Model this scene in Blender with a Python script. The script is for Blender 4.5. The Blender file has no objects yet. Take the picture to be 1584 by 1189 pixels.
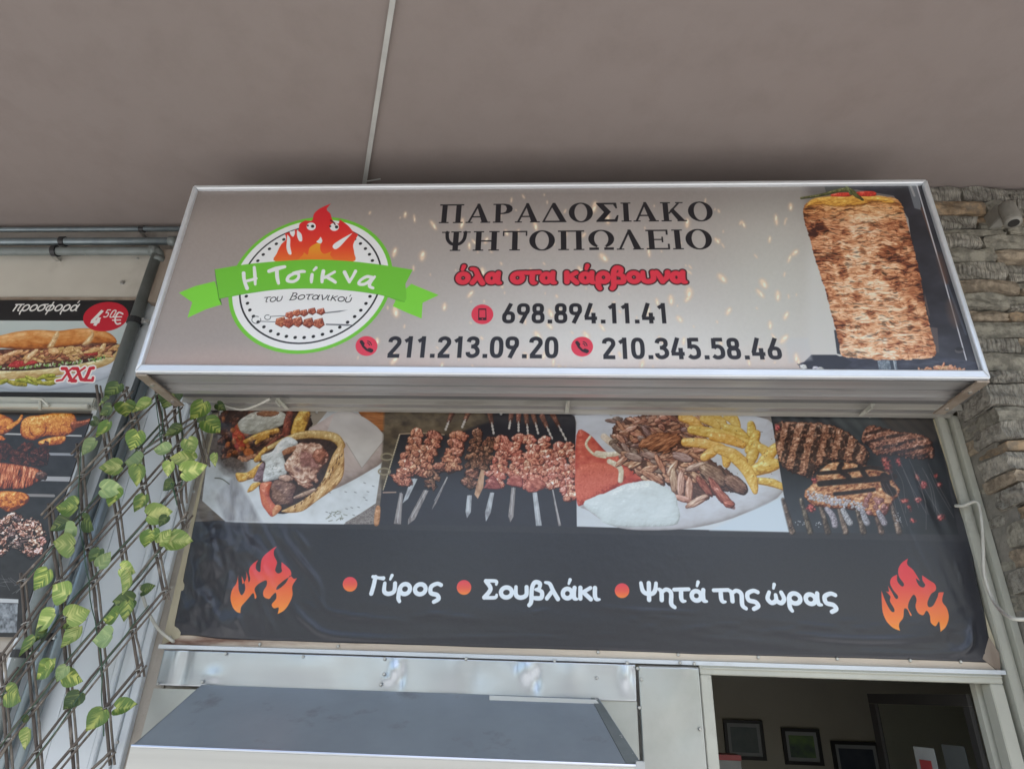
import bpy, math, random
import numpy as np
from mathutils import Vector, Matrix
scene = bpy.context.scene
col = scene.collection
# ---------------------------------------------------------------- camera
CAM = np.array([0., -3., 0.]); FPX = 1000.; PITCH, ROLL, YAW = .446, .034, -.059
def _axes(p, r, y):
    cy, sy = math.cos(y), math.sin(y); cp, sp = math.cos(p), math.sin(p); cr, sr = math.cos(r), math.sin(r)
    fw = np.array([sy * cp, cy * cp, sp]); rt = np.array([cy, -sy, 0.]); up = np.cross(rt, fw)
    return rt * cr + up * sr, up * cr - rt * sr, fw
AX, AY, AF = _axes(PITCH, ROLL, YAW)
cam_d = bpy.data.cameras.new('camera'); cam = bpy.data.objects.new('camera', cam_d); col.objects.link(cam)
cam_d.sensor_width = 36; cam_d.lens = 36 * FPX / 1584; cam_d.clip_start = .05; cam_d.clip_end = 900
cam.matrix_world = Matrix([[AX[0], AY[0], -AF[0], CAM[0]], [AX[1], AY[1], -AF[1], CAM[1]], [AX[2], AY[2], -AF[2], CAM[2]], [0, 0, 0, 1]])
scene.camera = cam
# ---------------------------------------------------------------- light
SUN_EL, SUN_AZ = 62, 155          # sun behind the viewer, high: the canopy shades the whole shop front
w = bpy.data.worlds.new('World'); scene.world = w; w.use_nodes = True; nt = w.node_tree
bg = nt.nodes['Background']; sky = nt.nodes.new('ShaderNodeTexSky'); sky.sky_type = 'NISHITA'; sky.sun_disc = False
sky.sun_elevation = math.radians(SUN_EL); sky.sun_rotation = math.radians(SUN_AZ); sky.air_density = 1.2; sky.dust_density = 2.5
nt.links.new(sky.outputs[0], bg.inputs[0]); bg.inputs[1].default_value = .13
sd = bpy.data.lights.new('sun', 'SUN'); sd.energy = 4.; sd.angle = math.radians(.5); sd.color = (1, .95, .89)
sun = bpy.data.objects.new('sun', sd); col.objects.link(sun)
_e, _a = math.radians(SUN_EL), math.radians(SUN_AZ)
sdir = Vector((math.cos(_e) * math.sin(_a), math.cos(_e) * math.cos(_a), math.sin(_e)))
sun.rotation_euler = sdir.to_track_quat('Z', 'Y').to_euler(); sun.location = (0, -20, 30)
scene.view_settings.view_transform = 'Standard'; scene.view_settings.look = 'None'
scene.view_settings.exposure = 1.4; scene.view_settings.gamma = 1
scene.cycles.max_bounces = 8; scene.cycles.diffuse_bounces = 5
# ---------------------------------------------------------------- measuring helpers: a pixel of the photograph -> the point on a real plane
def _ray(u, v): return AF + (u - 792) / FPX * AX - (v - 594.5) / FPX * AY
def P(u, v, Y=0.):
    d = _ray(u, v); return CAM + d * ((Y - CAM[1]) / d[1])
def PZ(u, v, Z):
    d = _ray(u, v); return CAM + d * ((Z - CAM[2]) / d[2])
def pj(x, y, z):
    d = np.array([x, y, z]) - CAM; k = d @ AF; return (792 + FPX * (d @ AX) / k, 594.5 - FPX * (d @ AY) / k)
# ---------------------------------------------------------------- print painter (numpy rasteriser for flat print)
_rs = np.random.RandomState(7)
_LAT = _rs.rand(256, 256)
def vn(x, y, s=0):
    x = x + s * 17.37; y = y + s * 9.71
    xi = np.floor(x).astype(int); yi = np.floor(y).astype(int)
    fx = x - xi; fy = y - yi
    fx = fx * fx * (3 - 2 * fx); fy = fy * fy * (3 - 2 * fy)
    a = _LAT[yi & 255, xi & 255]; b = _LAT[yi & 255, (xi + 1) & 255]
    c = _LAT[(yi + 1) & 255, xi & 255]; d = _LAT[(yi + 1) & 255, (xi + 1) & 255]
    return (a + (b - a) * fx) * (1 - fy) + (c + (d - c) * fx) * fy
def fbm(x, y, o=4, s=0, g=.55):
    t = 0.; a = 1.; n = 0.
    for i in range(o):
        t = t + a * vn(x * 2 ** i, y * 2 ** i, s + i * 3); n += a; a *= g
    return t / n
def sst(a, b, x):
    t = np.clip((x - a) / (b - a), 0, 1); return t * t * (3 - 2 * t)
def ramp(pal, t):
    pal = np.array(pal, float) / 255.; n = len(pal) - 1
    t = np.clip(t, 0, 1) * n; i = np.minimum(t.astype(int), n - 1); f = (t - i)[..., None]
    return pal[i] * (1 - f) + pal[i + 1] * f
def cat(pts, closed=True, n=6):
    """Catmull-Rom; a third value 1 marks a sharp corner"""
    P = [(p[0], p[1]) for p in pts]; C = [len(p) > 2 and p[2] for p in pts]; N = len(P); out = []
    for i in range(N if closed else N - 1):
        p1 = np.array(P[i]); p2 = np.array(P[(i + 1) % N])
        p0 = np.array(P[(i - 1) % N]) if (closed or i > 0) else p1
        p3 = np.array(P[(i + 2) % N]) if (closed or i < N - 2) else p2
        m1 = (p2 - p0) / 2 if not C[i] else (p2 - p1) * .5
        m2 = (p3 - p1) / 2 if not C[(i + 1) % N] else (p2 - p1) * .5
        for k in range(n):
            t = k / n; a = 2*t**3-3*t*t+1; b = t**3-2*t*t+t; c = -2*t**3+3*t*t; d = t**3-t*t
            out.append(a * p1 + b * m1 + c * p2 + d * m2)
    if not closed: out.append(np.array(P[-1], float))
    return np.array(out)
def seg_d2(X, Y, a, b):
    dx, dy = b[0] - a[0], b[1] - a[1]; L = dx * dx + dy * dy + 1e-12
    t = np.clip(((X - a[0]) * dx + (Y - a[1]) * dy) / L, 0, 1)
    return (X - a[0] - t * dx) ** 2 + (Y - a[1] - t * dy) ** 2, t
def sd_poly(X, Y, contours):
    d = np.full(X.shape, 1e18); ins = np.zeros(X.shape, bool)
    for pts in contours:
        N = len(pts)
        for i in range(N):
            a = pts[i]; b = pts[(i + 1) % N]
            d = np.minimum(d, seg_d2(X, Y, a, b)[0])
            if a[1] != b[1]:
                c = ((a[1] > Y) != (b[1] > Y)) & (X < (b[0] - a[0]) * (Y - a[1]) / (b[1] - a[1]) + a[0])
                ins ^= c
    d = np.sqrt(d); return np.where(ins, -d, d)
def sd_line(X, Y, pts, w, flat=False):
    """w: one half width or a list of half widths per point"""
    w = np.full(len(pts), w, float) if np.isscalar(w) else np.interp(np.linspace(0, 1, len(pts)), np.linspace(0, 1, len(w)), w)
    d = np.full(X.shape, 1e9)
    for i in range(len(pts) - 1):
        q, t = seg_d2(X, Y, pts[i], pts[i + 1])
        d = np.minimum(d, np.sqrt(q) - (w[i] + (w[i + 1] - w[i]) * t))
    if flat:
        for a, b, ww in ((pts[0], pts[1], w[0]), (pts[-1], pts[-2], w[-1])):
            v = np.array(a, float) - np.array(b, float); v /= np.hypot(*v) + 1e-9
            s = (X - a[0]) * v[0] + (Y - a[1]) * v[1]
            near = (X - a[0]) ** 2 + (Y - a[1]) ** 2 < (ww * 1.5) ** 2
            d = np.where(near, np.maximum(d, s), d)
    return d
def soften(a, k=.5):
    b = a.copy(); b[1:-1, 1:-1] = (a[1:-1, 1:-1] * 2 + a[:-2, 1:-1] + a[2:, 1:-1] + a[1:-1, :-2] + a[1:-1, 2:]) / 6
    return a * (1 - k) + b * k
class Canvas:
    def __init__(s, W, H, corners, bg):
        """corners: photo pixels of TL, TR, BR, BL of the sheet; row 0 is the TOP row"""
        s.W, s.H = W, H
        src = [(0, 0), (W, 0), (W, H), (0, H)]; A = []
        for (x, y), (u, v) in zip(src, corners):
            A.append([x, y, 1, 0, 0, 0, -u * x, -u * y, -u]); A.append([0, 0, 0, x, y, 1, -v * x, -v * y, -v])
        h = np.linalg.svd(np.array(A, float))[2][-1].reshape(3, 3); s.M = h; s.Mi = np.linalg.inv(h)
        jj, ii = np.meshgrid(np.arange(W) + .5, np.arange(H) + .5)
        s.TX, s.TY = jj, ii
        w = h[2, 0] * jj + h[2, 1] * ii + h[2, 2]
        s.PX = (h[0, 0] * jj + h[0, 1] * ii + h[0, 2]) / w; s.PY = (h[1, 0] * jj + h[1, 1] * ii + h[1, 2]) / w
        s.im = np.zeros((H, W, 3)) + np.array(bg, float) / 255.
        s.sc = abs(s.PX[H // 2, W // 2 + 1] - s.PX[H // 2, W // 2])
    def t(s, u, v):
        q = s.Mi @ np.array([u, v, 1.]); return q[:2] / q[2]
    def box(s, pts, pad, photo=True):
        P = np.array([(p[0], p[1]) for p in pts], float); lo = P.min(0) - pad; hi = P.max(0) + pad
        if photo:
            Q = np.array([s.t(*q) for q in ((lo[0], lo[1]), (hi[0], lo[1]), (hi[0], hi[1]), (lo[0], hi[1]))]); lo = Q.min(0); hi = Q.max(0)
        x0, y0 = max(int(lo[0]) - 1, 0), max(int(lo[1]) - 1, 0); x1, y1 = min(int(hi[0]) + 2, s.W), min(int(hi[1]) + 2, s.H)
        if x1 - x0 < 2 or y1 - y0 < 2: return None
        return (slice(y0, y1), slice(x0, x1))
    def put(s, b, m, col):
        m = m[..., None]; col = np.array(col, float) / 255. if isinstance(col, (tuple, list)) else col
        s.im[b] = s.im[b] * (1 - m) + col * m
    def fill(s, contours, col, photo=True, alpha=1, aa=None, clip=None):
        allp = [p for c in contours for p in c]; b = s.box(allp, 2, photo)
        if b is None: return
        X, Y = (s.PX[b], s.PY[b]) if photo else (s.TX[b], s.TY[b])
        aa = aa or (s.sc if photo else 1.); d = sd_poly(X, Y, contours)
        m = np.clip(.5 - d / aa, 0, 1) * alpha
        if callable(col): col = col(X, Y)
        s.put(b, m, col)
    def line(s, pts, w, col, photo=True, flat=False, alpha=1, aa=None):
        b = s.box(pts, np.max(w) + 3, photo)
        if b is None: return
        X, Y = (s.PX[b], s.PY[b]) if photo else (s.TX[b], s.TY[b])
        aa = aa or (s.sc if photo else 1.)
        d = sd_line(X, Y, pts, w, flat); m = np.clip(.5 - d / aa, 0, 1) * alpha
        if callable(col): col = col(X, Y)
        s.put(b, m, col)
    def ell(s, cx, cy, rx, ry, col, rot=0, alpha=1, soft=None):
        a = np.linspace(0, 2 * math.pi, 33)[:-1]; c, q = math.cos(rot), math.sin(rot)
        pts = [(cx + rx*math.cos(k)*c - ry*math.sin(k)*q, cy + rx*math.cos(k)*q + ry*math.sin(k)*c) for k in a]
        s.fill([pts], col, alpha=alpha, aa=soft)
    # --- lit food pieces --------------------------------------------------
    def lit(s, b, d, pal, R, seed, tex=(6, 6, 0), th=1.2, ta=.35, base=.45, k=.5, spec=.25, edge=.35, aa=None, warp=.0):
        X, Y = s.PX[b], s.PY[b]; c, q = math.cos(tex[2]), math.sin(tex[2])
        u = (X * c + Y * q) / tex[0]; v = (-X * q + Y * c) / tex[1]
        wv = fbm(u * .6 + 3, v * .6, 2, seed + 5) - .5
        n = fbm(u + warp * wv, v + warp * wv * 2, 4, seed)
        inn = np.clip(-d / R, 0, 1)
        h = R * np.sqrt(np.clip(1 - (1 - inn) ** 2, 0, 1)) * .75 + th * tex[1] * .55 * n
        gy, gx = np.gradient(h, s.sc)
        nz = 1 / np.sqrt(1 + gx * gx + gy * gy)
        L = (-.45, -.62, .64); dif = (-gx * L[0] - gy * L[1] + L[2]) * nz
        al = fbm(u * 1.7 + 40, v * 1.7 + 11, 3, seed + 9) - .5
        t = base + k * (dif - .55) + ta * al * 2 + ta * (n - .5)
        jr = np.random.RandomState(seed * 7 + 1)
        t = t - edge * .7 * (1 - sst(0, .28, inn)) + (jr.rand() - .5) * .14 + (fbm(X / 16, Y / 14, 3, 77) - .5) * .22
        col = ramp(pal, t) * (1 + (jr.rand(3) - .5) * .07)
        H = (-.3, -.42, .86); sp = np.clip((-gx * H[0] - gy * H[1] + H[2]) * nz, 0, 1) ** 26
        col = col + (spec * sp * sst(.45, .75, n + .1))[..., None]
        m = np.clip(.5 - d / (aa or s.sc * 1.3), 0, 1)
        s.put(b, m, np.clip(col, 0, 1))
    def blob(s, cx, cy, rx, ry, rot, pal, seed, rough=.25, **kw):
        r = max(rx, ry) * 1.45; b = s.box([(cx - r, cy - r), (cx + r, cy + r)], 1)
        if b is None: return
        X, Y = s.PX[b] - cx, s.PY[b] - cy; c, q = math.cos(rot), math.sin(rot)
        a = (X * c + Y * q) / rx; e = (-X * q + Y * c) / ry
        f = min(rx, ry); rr = np.sqrt(a * a + e * e) + rough * 2 * (fbm(X / f * 1.3 + seed, Y / f * 1.3, 3, seed) - .5)
        s.lit(b, (rr - 1) * f, pal, kw.pop('R', f * .8), seed, **kw)
    def shape(s, pts, pal, seed, R, smooth=True, rough=0, **kw):
        P = cat(pts, True, 4) if smooth else np.array([p[:2] for p in pts], float)
        b = s.box(P, 3)
        if b is None: return
        d = sd_poly(s.PX[b], s.PY[b], [P])
        if rough: d = d + rough * 2 * (fbm(s.PX[b] / 5, s.PY[b] / 5, 3, seed) - .5)
        s.lit(b, d, pal, R, seed, **kw)
    def tube(s, pts, w, pal, seed, **kw):
        P = cat(pts, False, 4); b = s.box(P, np.max(w) + 3)
        if b is None: return
        s.lit(b, sd_line(s.PX[b], s.PY[b], P, w), pal, kw.pop('R', float(np.max(w))), seed, **kw)
# ---------------------------------------------------------------- lettering: own glyph outlines, unit box, y up
def R_(x0, y0, x1, y1): return ('f', [[(x0, y0), (x1, y0), (x1, y1), (x0, y1)]])
def E_(cx, cy, rx, ry, n=28): return [(cx + rx * math.cos(2*math.pi*i/n), cy + ry * math.sin(2*math.pi*i/n)) for i in range(n)]
def SE(cx, cy, rx, ry, n=28, p=.72):
    o = []
    for i in range(n + 1):
        a = 2*math.pi*i/n; c, q = math.cos(a), math.sin(a)
        o.append((cx + rx * math.copysign(abs(c) ** p, c), cy + ry * math.copysign(abs(q) ** p, q)))
    return o
def stem(x): return R_(x - .105, 0, x + .105, 1)
def serf(x, y, w=.2): return R_(x - w, y, x + w, y + .055)
SER = {
 'Π': ([stem(.24), stem(.82), R_(.03, .93, 1.03, 1), serf(.24, 0), serf(.82, 0), serf(.14, .945, .11), serf(.92, .945, .11)], 1.13),
 'Α': ([('f', [[(.06, 0), (.15, 0), (.5, .9), (.46, 1.02)]]), ('f', [[(.66, 0), (.92, 0), (.54, 1.02), (.44, 1.02), (.42, .9)]]), R_(.2, .28, .75, .35), serf(.13, 0, .14), serf(.8, 0, .2)], 1.05),
 'Ρ': ([stem(.24), ('f', [[(.24, 1)] + [(x, y) for x, y in ((.5, 1), (.68, .96), (.8, .86), (.83, .73), (.8, .6), (.68, .5), (.5, .455), (.24, .455))], [(.34, .95), (.45, .94), (.55, .88), (.59, .73), (.55, .58), (.45, .52), (.34, .51)]]), R_(.2, .945, .45, 1), R_(.2, .46, .45, .51), serf(.24, 0), serf(.17, .945, .14)], .93),
 'Δ': ([('f', [[(.02, 0), (.46, 1.02), (.56, 1.02), (1.02, 0)], [(.14, .08), (.43, .78), (.74, .08)]])], 1.08),
 'Ο': ([('f', [E_(.5, .5, .49, .52), E_(.5, .5, .26, .46)])], 1.06),
 'Σ': ([('f', [[(.04, 0), (.88, 0), (.94, .34), (.88, .34), (.78, .13), (.36, .13), (.64, .52), (.36, .91), (.74, .91), (.84, .7), (.9, .7), (.87, 1), (.05, 1), (.05, .96), (.36, .5), (.04, .06)]])], 1.0),
 'Ι': ([stem(.23), serf(.23, 0), serf(.23, .945)], .5),
 'Κ': ([stem(.24), serf(.24, 0), serf(.24, .945), ('f', [[(.32, .42), (.38, .38), (.84, .98), (.74, .98)]]), ('f', [[(.4, .56), (.52, .7), (1.0, 0), (.72, 0)]]), serf(.8, .945, .15), serf(.86, 0, .19)], 1.1),
 'Ψ': ([stem(.56), serf(.56, 0), serf(.56, .945), ('s', [(.2, .95), (.24, .6), (.38, .38), (.56, .33), (.74, .38), (.88, .6), (.92, .95)], .07), serf(.15, .93, .15), serf(.97, .93, .15)], 1.18),
 'Η': ([stem(.24), stem(.84), R_(.24, .46, .84, .53), serf(.24, 0), serf(.84, 0), serf(.24, .945), serf(.84, .945)], 1.12),
 'Τ': ([stem(.5), R_(.04, .93, .96, 1), R_(.03, .74, .085, 1), R_(.915, .74, .97, 1), serf(.5, 0)], 1.02),
 'Ω': ([('f', [E_(.52, .56, .49, .46), E_(.52, .56, .27, .4), ]), ('x', R_(.36, -.02, .68, .2)), R_(.06, 0, .42, .12), R_(.62, 0, .98, .12)], 1.08),
 'Λ': ([('f', [[(.06, 0), (.15, 0), (.5, .9), (.46, 1.02)]]), ('f', [[(.66, 0), (.92, 0), (.54, 1.02), (.44, 1.02), (.42, .9)]]), serf(.13, 0, .14), serf(.8, 0, .2)], 1.05),
 'Ε': ([stem(.24), R_(.04, .93, .86, 1), R_(.2, .47, .66, .53), R_(.04, 0, .9, .07), R_(.8, .74, .87, 1), R_(.62, .36, .68, .64), R_(.84, 0, .91, .28)], .97)}
w_ = .085
DIN = {
 '0': ([('l', SE(.27, .5, .18, .415), w_)], .6),
 '1': ([('l', [(.28, 1.), (.28, 0)], w_), ('l', [(.28, .9), (.08, .76)], w_ * .95)], .52),
 '2': ([('s', [(.09, .72), (.12, .85), (.26, .915), (.4, .86), (.445, .72), (.39, .57), (.1, .12)], w_), ('l', [(.04, .08), (.5, .08)], w_)], .6),
 '3': ([('s', [(.09, .74), (.14, .87), (.27, .915), (.41, .85), (.42, .66), (.3, .54), (.2, .53)], w_), ('s', [(.22, .53), (.36, .49), (.45, .36), (.44, .2), (.33, .1), (.2, .085), (.1, .16), (.08, .27)], w_)], .6),
 '4': ([('l', [(.3, 1.), (.09, .3)], w_), ('l', [(.03, .25), (.53, .25)], w_ * .95), ('l', [(.39, .52), (.39, 0)], w_)], .62),
 '5': ([('l', [(.48, .915), (.14, .915)], w_), ('l', [(.14, .98), (.12, .5)], w_), ('s', [(.12, .52), (.22, .6), (.36, .57), (.445, .42), (.44, .2), (.34, .1), (.2, .085), (.08, .17)], w_)], .6),
 '6': ([('l', SE(.27, .3, .18, .215), w_), ('l', [(.36, .99), (.115, .4)], w_)], .6),
 '8': ([('l', SE(.27, .73, .155, .185), w_), ('l', SE(.27, .29, .18, .205), w_)], .6),
 '9': ([('l', SE(.27, .7, .18, .215), w_), ('l', [(.18, .01), (.425, .6)], w_)], .6),
 '.': ([R_(.06, 0, .24, .18)], .32)}
def chunk(w):
    A = ('s', [(.52, 1.13), (.6, 1.4)], [w * .55, w * .8])
    A2 = ('s', [(.42, 1.13), (.5, 1.4)], [w * .55, w * .8])
    k = 1 - w
    o_ = [('l', [(x, y) for x, y in E_(.5, .48, .48 - w, .48 - w)] + [E_(.5, .48, .48 - w, .48 - w)[0]], w)]
    a_ = [('l', [(x, y) for x, y in E_(.44, .46, .42 - w, .46 - w)] + [E_(.44, .46, .42 - w, .46 - w)[0]], w), ('s', [(.88, k), (.84, .5), (.87, .16), (1.04, .09)], [w * .95, w, w, w * .55])]
    u_ = [('s', [(.1, k), (.13, .3), (.42, w), (.76, .32), (.76, k)], [w * .8, w, w, w, w * .95])]
    om = [('s', [(.24, k), (.1, .42), (.3, w), (.58, .3), (.6, .68)], [w * .8, w, w, w, w * .8]), ('s', [(.58, .3), (.86, w), (1.07, .42), (.95, k)], [w, w, w, w * .9])]
    i_ = [('s', [(.14, k), (.14, .3), (.24, .1), (.42, .09)], [w, w, w * .9, w * .5])]
    F = {'ο': (o_, 1.0), 'ό': (o_ + [A2], 1.0), 'α': (a_, 1.12), 'ά': (a_ + [A], 1.12), 'υ': (u_, .94), 'ύ': (u_ + [A2], .94), 'ω': (om, 1.2), 'ώ': (om + [A], 1.2),
     'ι': (i_, .5), 'ί': (i_ + [('s', [(.2, 1.13), (.3, 1.4)], [w * .55, w * .8])], .5),
     'λ': ([('s', [(.02, 1.2), (.3, 1.1), (.52, .62), (.82, .08)], [w * .6, w * .9, w, w]), ('l', [(.46, .6), (.14, w * .8)], w * .95)], .98),
     'σ': (o_ + [('l', [(.5, k), (1.06, k + .03)], w * .8)], 1.06),
     'τ': ([('l', [(.02, k), (.9, k + .04)], w * .85), ('s', [(.44, k), (.42, .3), (.5, .1), (.66, .09)], [w, w, w * .9, w * .5])], .92),
     'κ': ([('l', [(.14, k), (.14, w)], w), ('l', [(.76, k), (.2, .5)], w * .85), ('l', [(.34, .54), (.78, .1)], w)], .92),
     'ρ': ([('l', E_(.52, .48, .46 - w, .48 - w) + [E_(.52, .48, .46 - w, .48 - w)[0]], w), ('s', [(.18, .5), (.16, -.1), (.26, -.36)], [w, w, w * .8])], 1.02),
     'β': ([('s', [(.04, -.36), (.16, -.1), (.18, .8), (.36, 1.2), (.66, 1.12), (.62, .8), (.4, .7)], [w * .9, w, w, w, w, w * .8, w * .6]), ('s', [(.4, .7), (.78, .56), (.78, .16), (.45, w * .8), (.24, .16)], [w * .6, w, w, w, w * .7])], 1.0),
     'ν': ([('s', [(.06, k), (.22, .6), (.42, w)], [w, w, w]), ('s', [(.42, w), (.74, .5), (.8, k)], [w * .8, w, w])], .9),
     'ς': ([('s', [(.82, .78), (.56, .9 - w * .2), (.2, .66), (.22, .24), (.62, .1), (.74, -.16), (.46, -.36)], [w * .9, w * .9, w, w, w, w, w * .9])], .92),
     'Γ': ([('s', [(.26, 1.28), (.22, .7), (.14, w)], [w, w, w]), ('s', [(.1, 1.3), (.5, 1.22), (.78, 1.2)], [w * .8, w * .7, w * .95])], .84),
     'Σ': ([('s', [(.84, 1.02), (.8, 1.24), (.16, 1.26)], [w * .6, w * .8, w * .8]), ('s', [(.18, 1.24), (.5, .7), (.14, .12)], [w, w, w]), ('s', [(.14, .1), (.8, .12), (.9, .3)], [w * .8, w * .8, w * .6])], 1.02),
     'Ψ': ([('s', [(.06, 1.28), (.14, .8), (.3, .6), (.54, .54), (.78, .6), (.92, .84), (.98, 1.28)], [w * .8, w, w, w, w, w, w * .8]), ('l', [(.54, 1.28), (.52, w)], w)], 1.12),
     'η': ([('s', [(.06, k), (.18, .7), (.18, w)], [w * .8, w, w]), ('s', [(.2, .66), (.48, k), (.76, .64), (.74, -.1), (.94, -.34)], [w * .8, w * .9, w, w, w * .8])], .96),
     'π': ([('l', [(.02, k), (1.05, k + .03)], w * .85), ('l', [(.26, k), (.24, w * .9)], w), ('s', [(.78, k), (.76, .3), (.86, .1), (1., .09)], [w, w, w * .9, w * .5])], 1.1),
     'φ': ([('l', E_(.56, .46, .54 - w, .46 - w) + [E_(.56, .46, .54 - w, .46 - w)[0]], w), ('l', [(.56, 1.2), (.54, -.36)], w * .9)], 1.16),
     'Β': ([('l', [(.16, 1.28), (.14, .06)], w), ('s', [(.06, 1.3), (.5, 1.28), (.72, 1.0), (.5, .74), (.2, .7)], [w * .8, w * .8, w, w * .8, w * .6]), ('s', [(.4, .7), (.8, .56), (.8, .2), (.45, .07), (.05, .06)], [w * .6, w, w, w * .8, w * .7])], 1.0),
     ' ': ([], .55)}
    return F
def text(cv, font, st, p0, p1, hpx, col, slant=0, grow=0, arc=0, gap=0, jit=0):
    """p0/p1 photo pixels of both ends of the baseline, hpx height (photo px) of the unit; drawn straight on the sheet"""
    a = cv.t(*p0); b = cv.t(*p1); e = b - a; Lt = np.hypot(*e); e /= Lt
    top = cv.t(p0[0], p0[1] - hpx); H = abs(np.dot(top - a, np.array([e[1], -e[0]]))); n = np.array([e[1], -e[0]])
    tot = sum(font[c][1] + gap for c in st) - gap - .04; sx = Lt / tot; x = 0.
    for ci, ch in enumerate(st):
        gl, adv = font[ch]
        def T(p, x=x, ci=ci):
            X = (p[0] + x) * sx + slant * p[1] * H; Yv = p[1] * H + jit * H * (((ci * 37) % 5) - 2) * .02
            if arc: q = X / Lt * 2 - 1; Yv += arc * H * (1 - q * q)
            return tuple(a + e * X + n * Yv)
        ws = (sx + H) / 2
        if gl:
            pts = [T((-.15, -.55)), T((adv + .2, 1.55)), T((-.15, 1.55)), T((adv + .2, -.55))]
            bx = cv.box(pts, 3 + grow, False)
            if bx is not None:
                X, Y = cv.TX[bx], cv.TY[bx]; d = np.full(X.shape, 1e9)
                for g in gl:
                    if g[0] == 'f': d = np.minimum(d, sd_poly(X, Y, [[T(q) for q in c] for c in g[1]]))
                    elif g[0] == 'x': d = np.maximum(d, -sd_poly(X, Y, [[T(q) for q in c] for c in g[1][1]]))
                    else:
                        P = cat(g[1], False, 5) if g[0] == 's' else g[1]
                        P = [T(q) for q in P]; wv = g[2]
                        wv = wv * ws if np.isscalar(wv) else [k * ws for k in wv]
                        d = np.minimum(d, sd_line(X, Y, P, wv, flat=(font is DIN and len(g[1]) < 20)))
                cv.put(bx, np.clip(.5 - (d - grow), 0, 1), col(X, Y) if callable(col) else col)
        x += adv + gap
# ---------------------------------------------------------------- the prints (authored in photograph pixels, laid onto real sheets)
def Zf(ox, oy, sc):
    def f(pts):
        return [((p[0] / sc + ox), (p[1] / sc + oy)) + tuple(p[2:]) for p in pts]
    return f
def vgrad(y0, y1, pal):
    return lambda X, Y: ramp(pal, (Y - y0) / (y1 - y0))
FL1 = [(605,145,1),(565,172),(538,205),(530,240),(526,272),(507,258),(508,232),(520,214,1),(490,234),(474,268),(480,305),(472,322),(468,295),(460,268,1),(461,300),(440,330),(438,290,1),(455,350),(440,385),(425,360),(420,320),(420,288,1),(412,325),(395,355),(384,400),(392,440),(412,465),(432,472,1),(436,440),(462,410),(488,378),(497,378),(502,402),(510,392),(502,355),(525,328),(555,312),(558,335),(543,365),(545,392),(568,402),(583,385),(600,372),(602,400),(580,428),(590,447),(614,444),(607,475,1),(640,457),(668,418),(681,380),(680,340),(702,300,1),(685,302),(668,288),(650,322),(618,350),(602,356),(612,334),(650,304),(672,290),(672,266),(655,245),(628,222,1),(628,250),(630,268),(612,278),(597,264),(602,242),(606,222),(592,192),(592,168)]
FL2 = [(918,162,1),(882,188),(863,225),(868,265),(893,300),(893,316),(880,317),(858,290),(857,252,1),(826,270),(817,302),(835,340),(860,372),(858,388),(845,384),(826,350),(805,315,1),(810,348),(792,345,1),(818,375),(816,402),(840,445),(838,462),(820,455),(792,405),(768,342,1),(770,400),(776,465),(800,520),(835,553),(872,568,1),(866,530),(890,495),(896,445),(915,450),(930,482),(938,478),(918,440),(925,402),(950,365),(966,392),(960,430),(975,468),(1003,480),(1022,455),(1040,482),(1046,522),(1073,542),(1093,516),(1100,574,1),(1134,542),(1147,490),(1135,440),(1110,402),(1119,352,1),(1090,354),(1084,378),(1060,425),(1034,434),(1027,408),(1048,362),(1074,340),(1070,308),(1040,285),(998,256,1),(1000,285),(1015,310),(1003,325),(978,312),(962,275),(986,290,1),(948,228),(914,196)]
MEAT = [(38,18,16),(96,44,30),(150,82,58),(196,130,98),(232,186,155),(250,232,210)]
CHAR = [(22,16,18),(60,34,28),(112,66,46),(160,104,74),(204,156,120)]
RAW = [(70,24,22),(140,58,46),(190,92,72),(214,128,104),(236,176,150),(252,222,205)]
FRY = [(130,78,24),(196,134,44),(226,172,66),(240,200,104),(250,228,160)]
WHT = [(120,122,120),(176,180,178),(206,212,210),(226,232,232),(242,246,246)]
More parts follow.
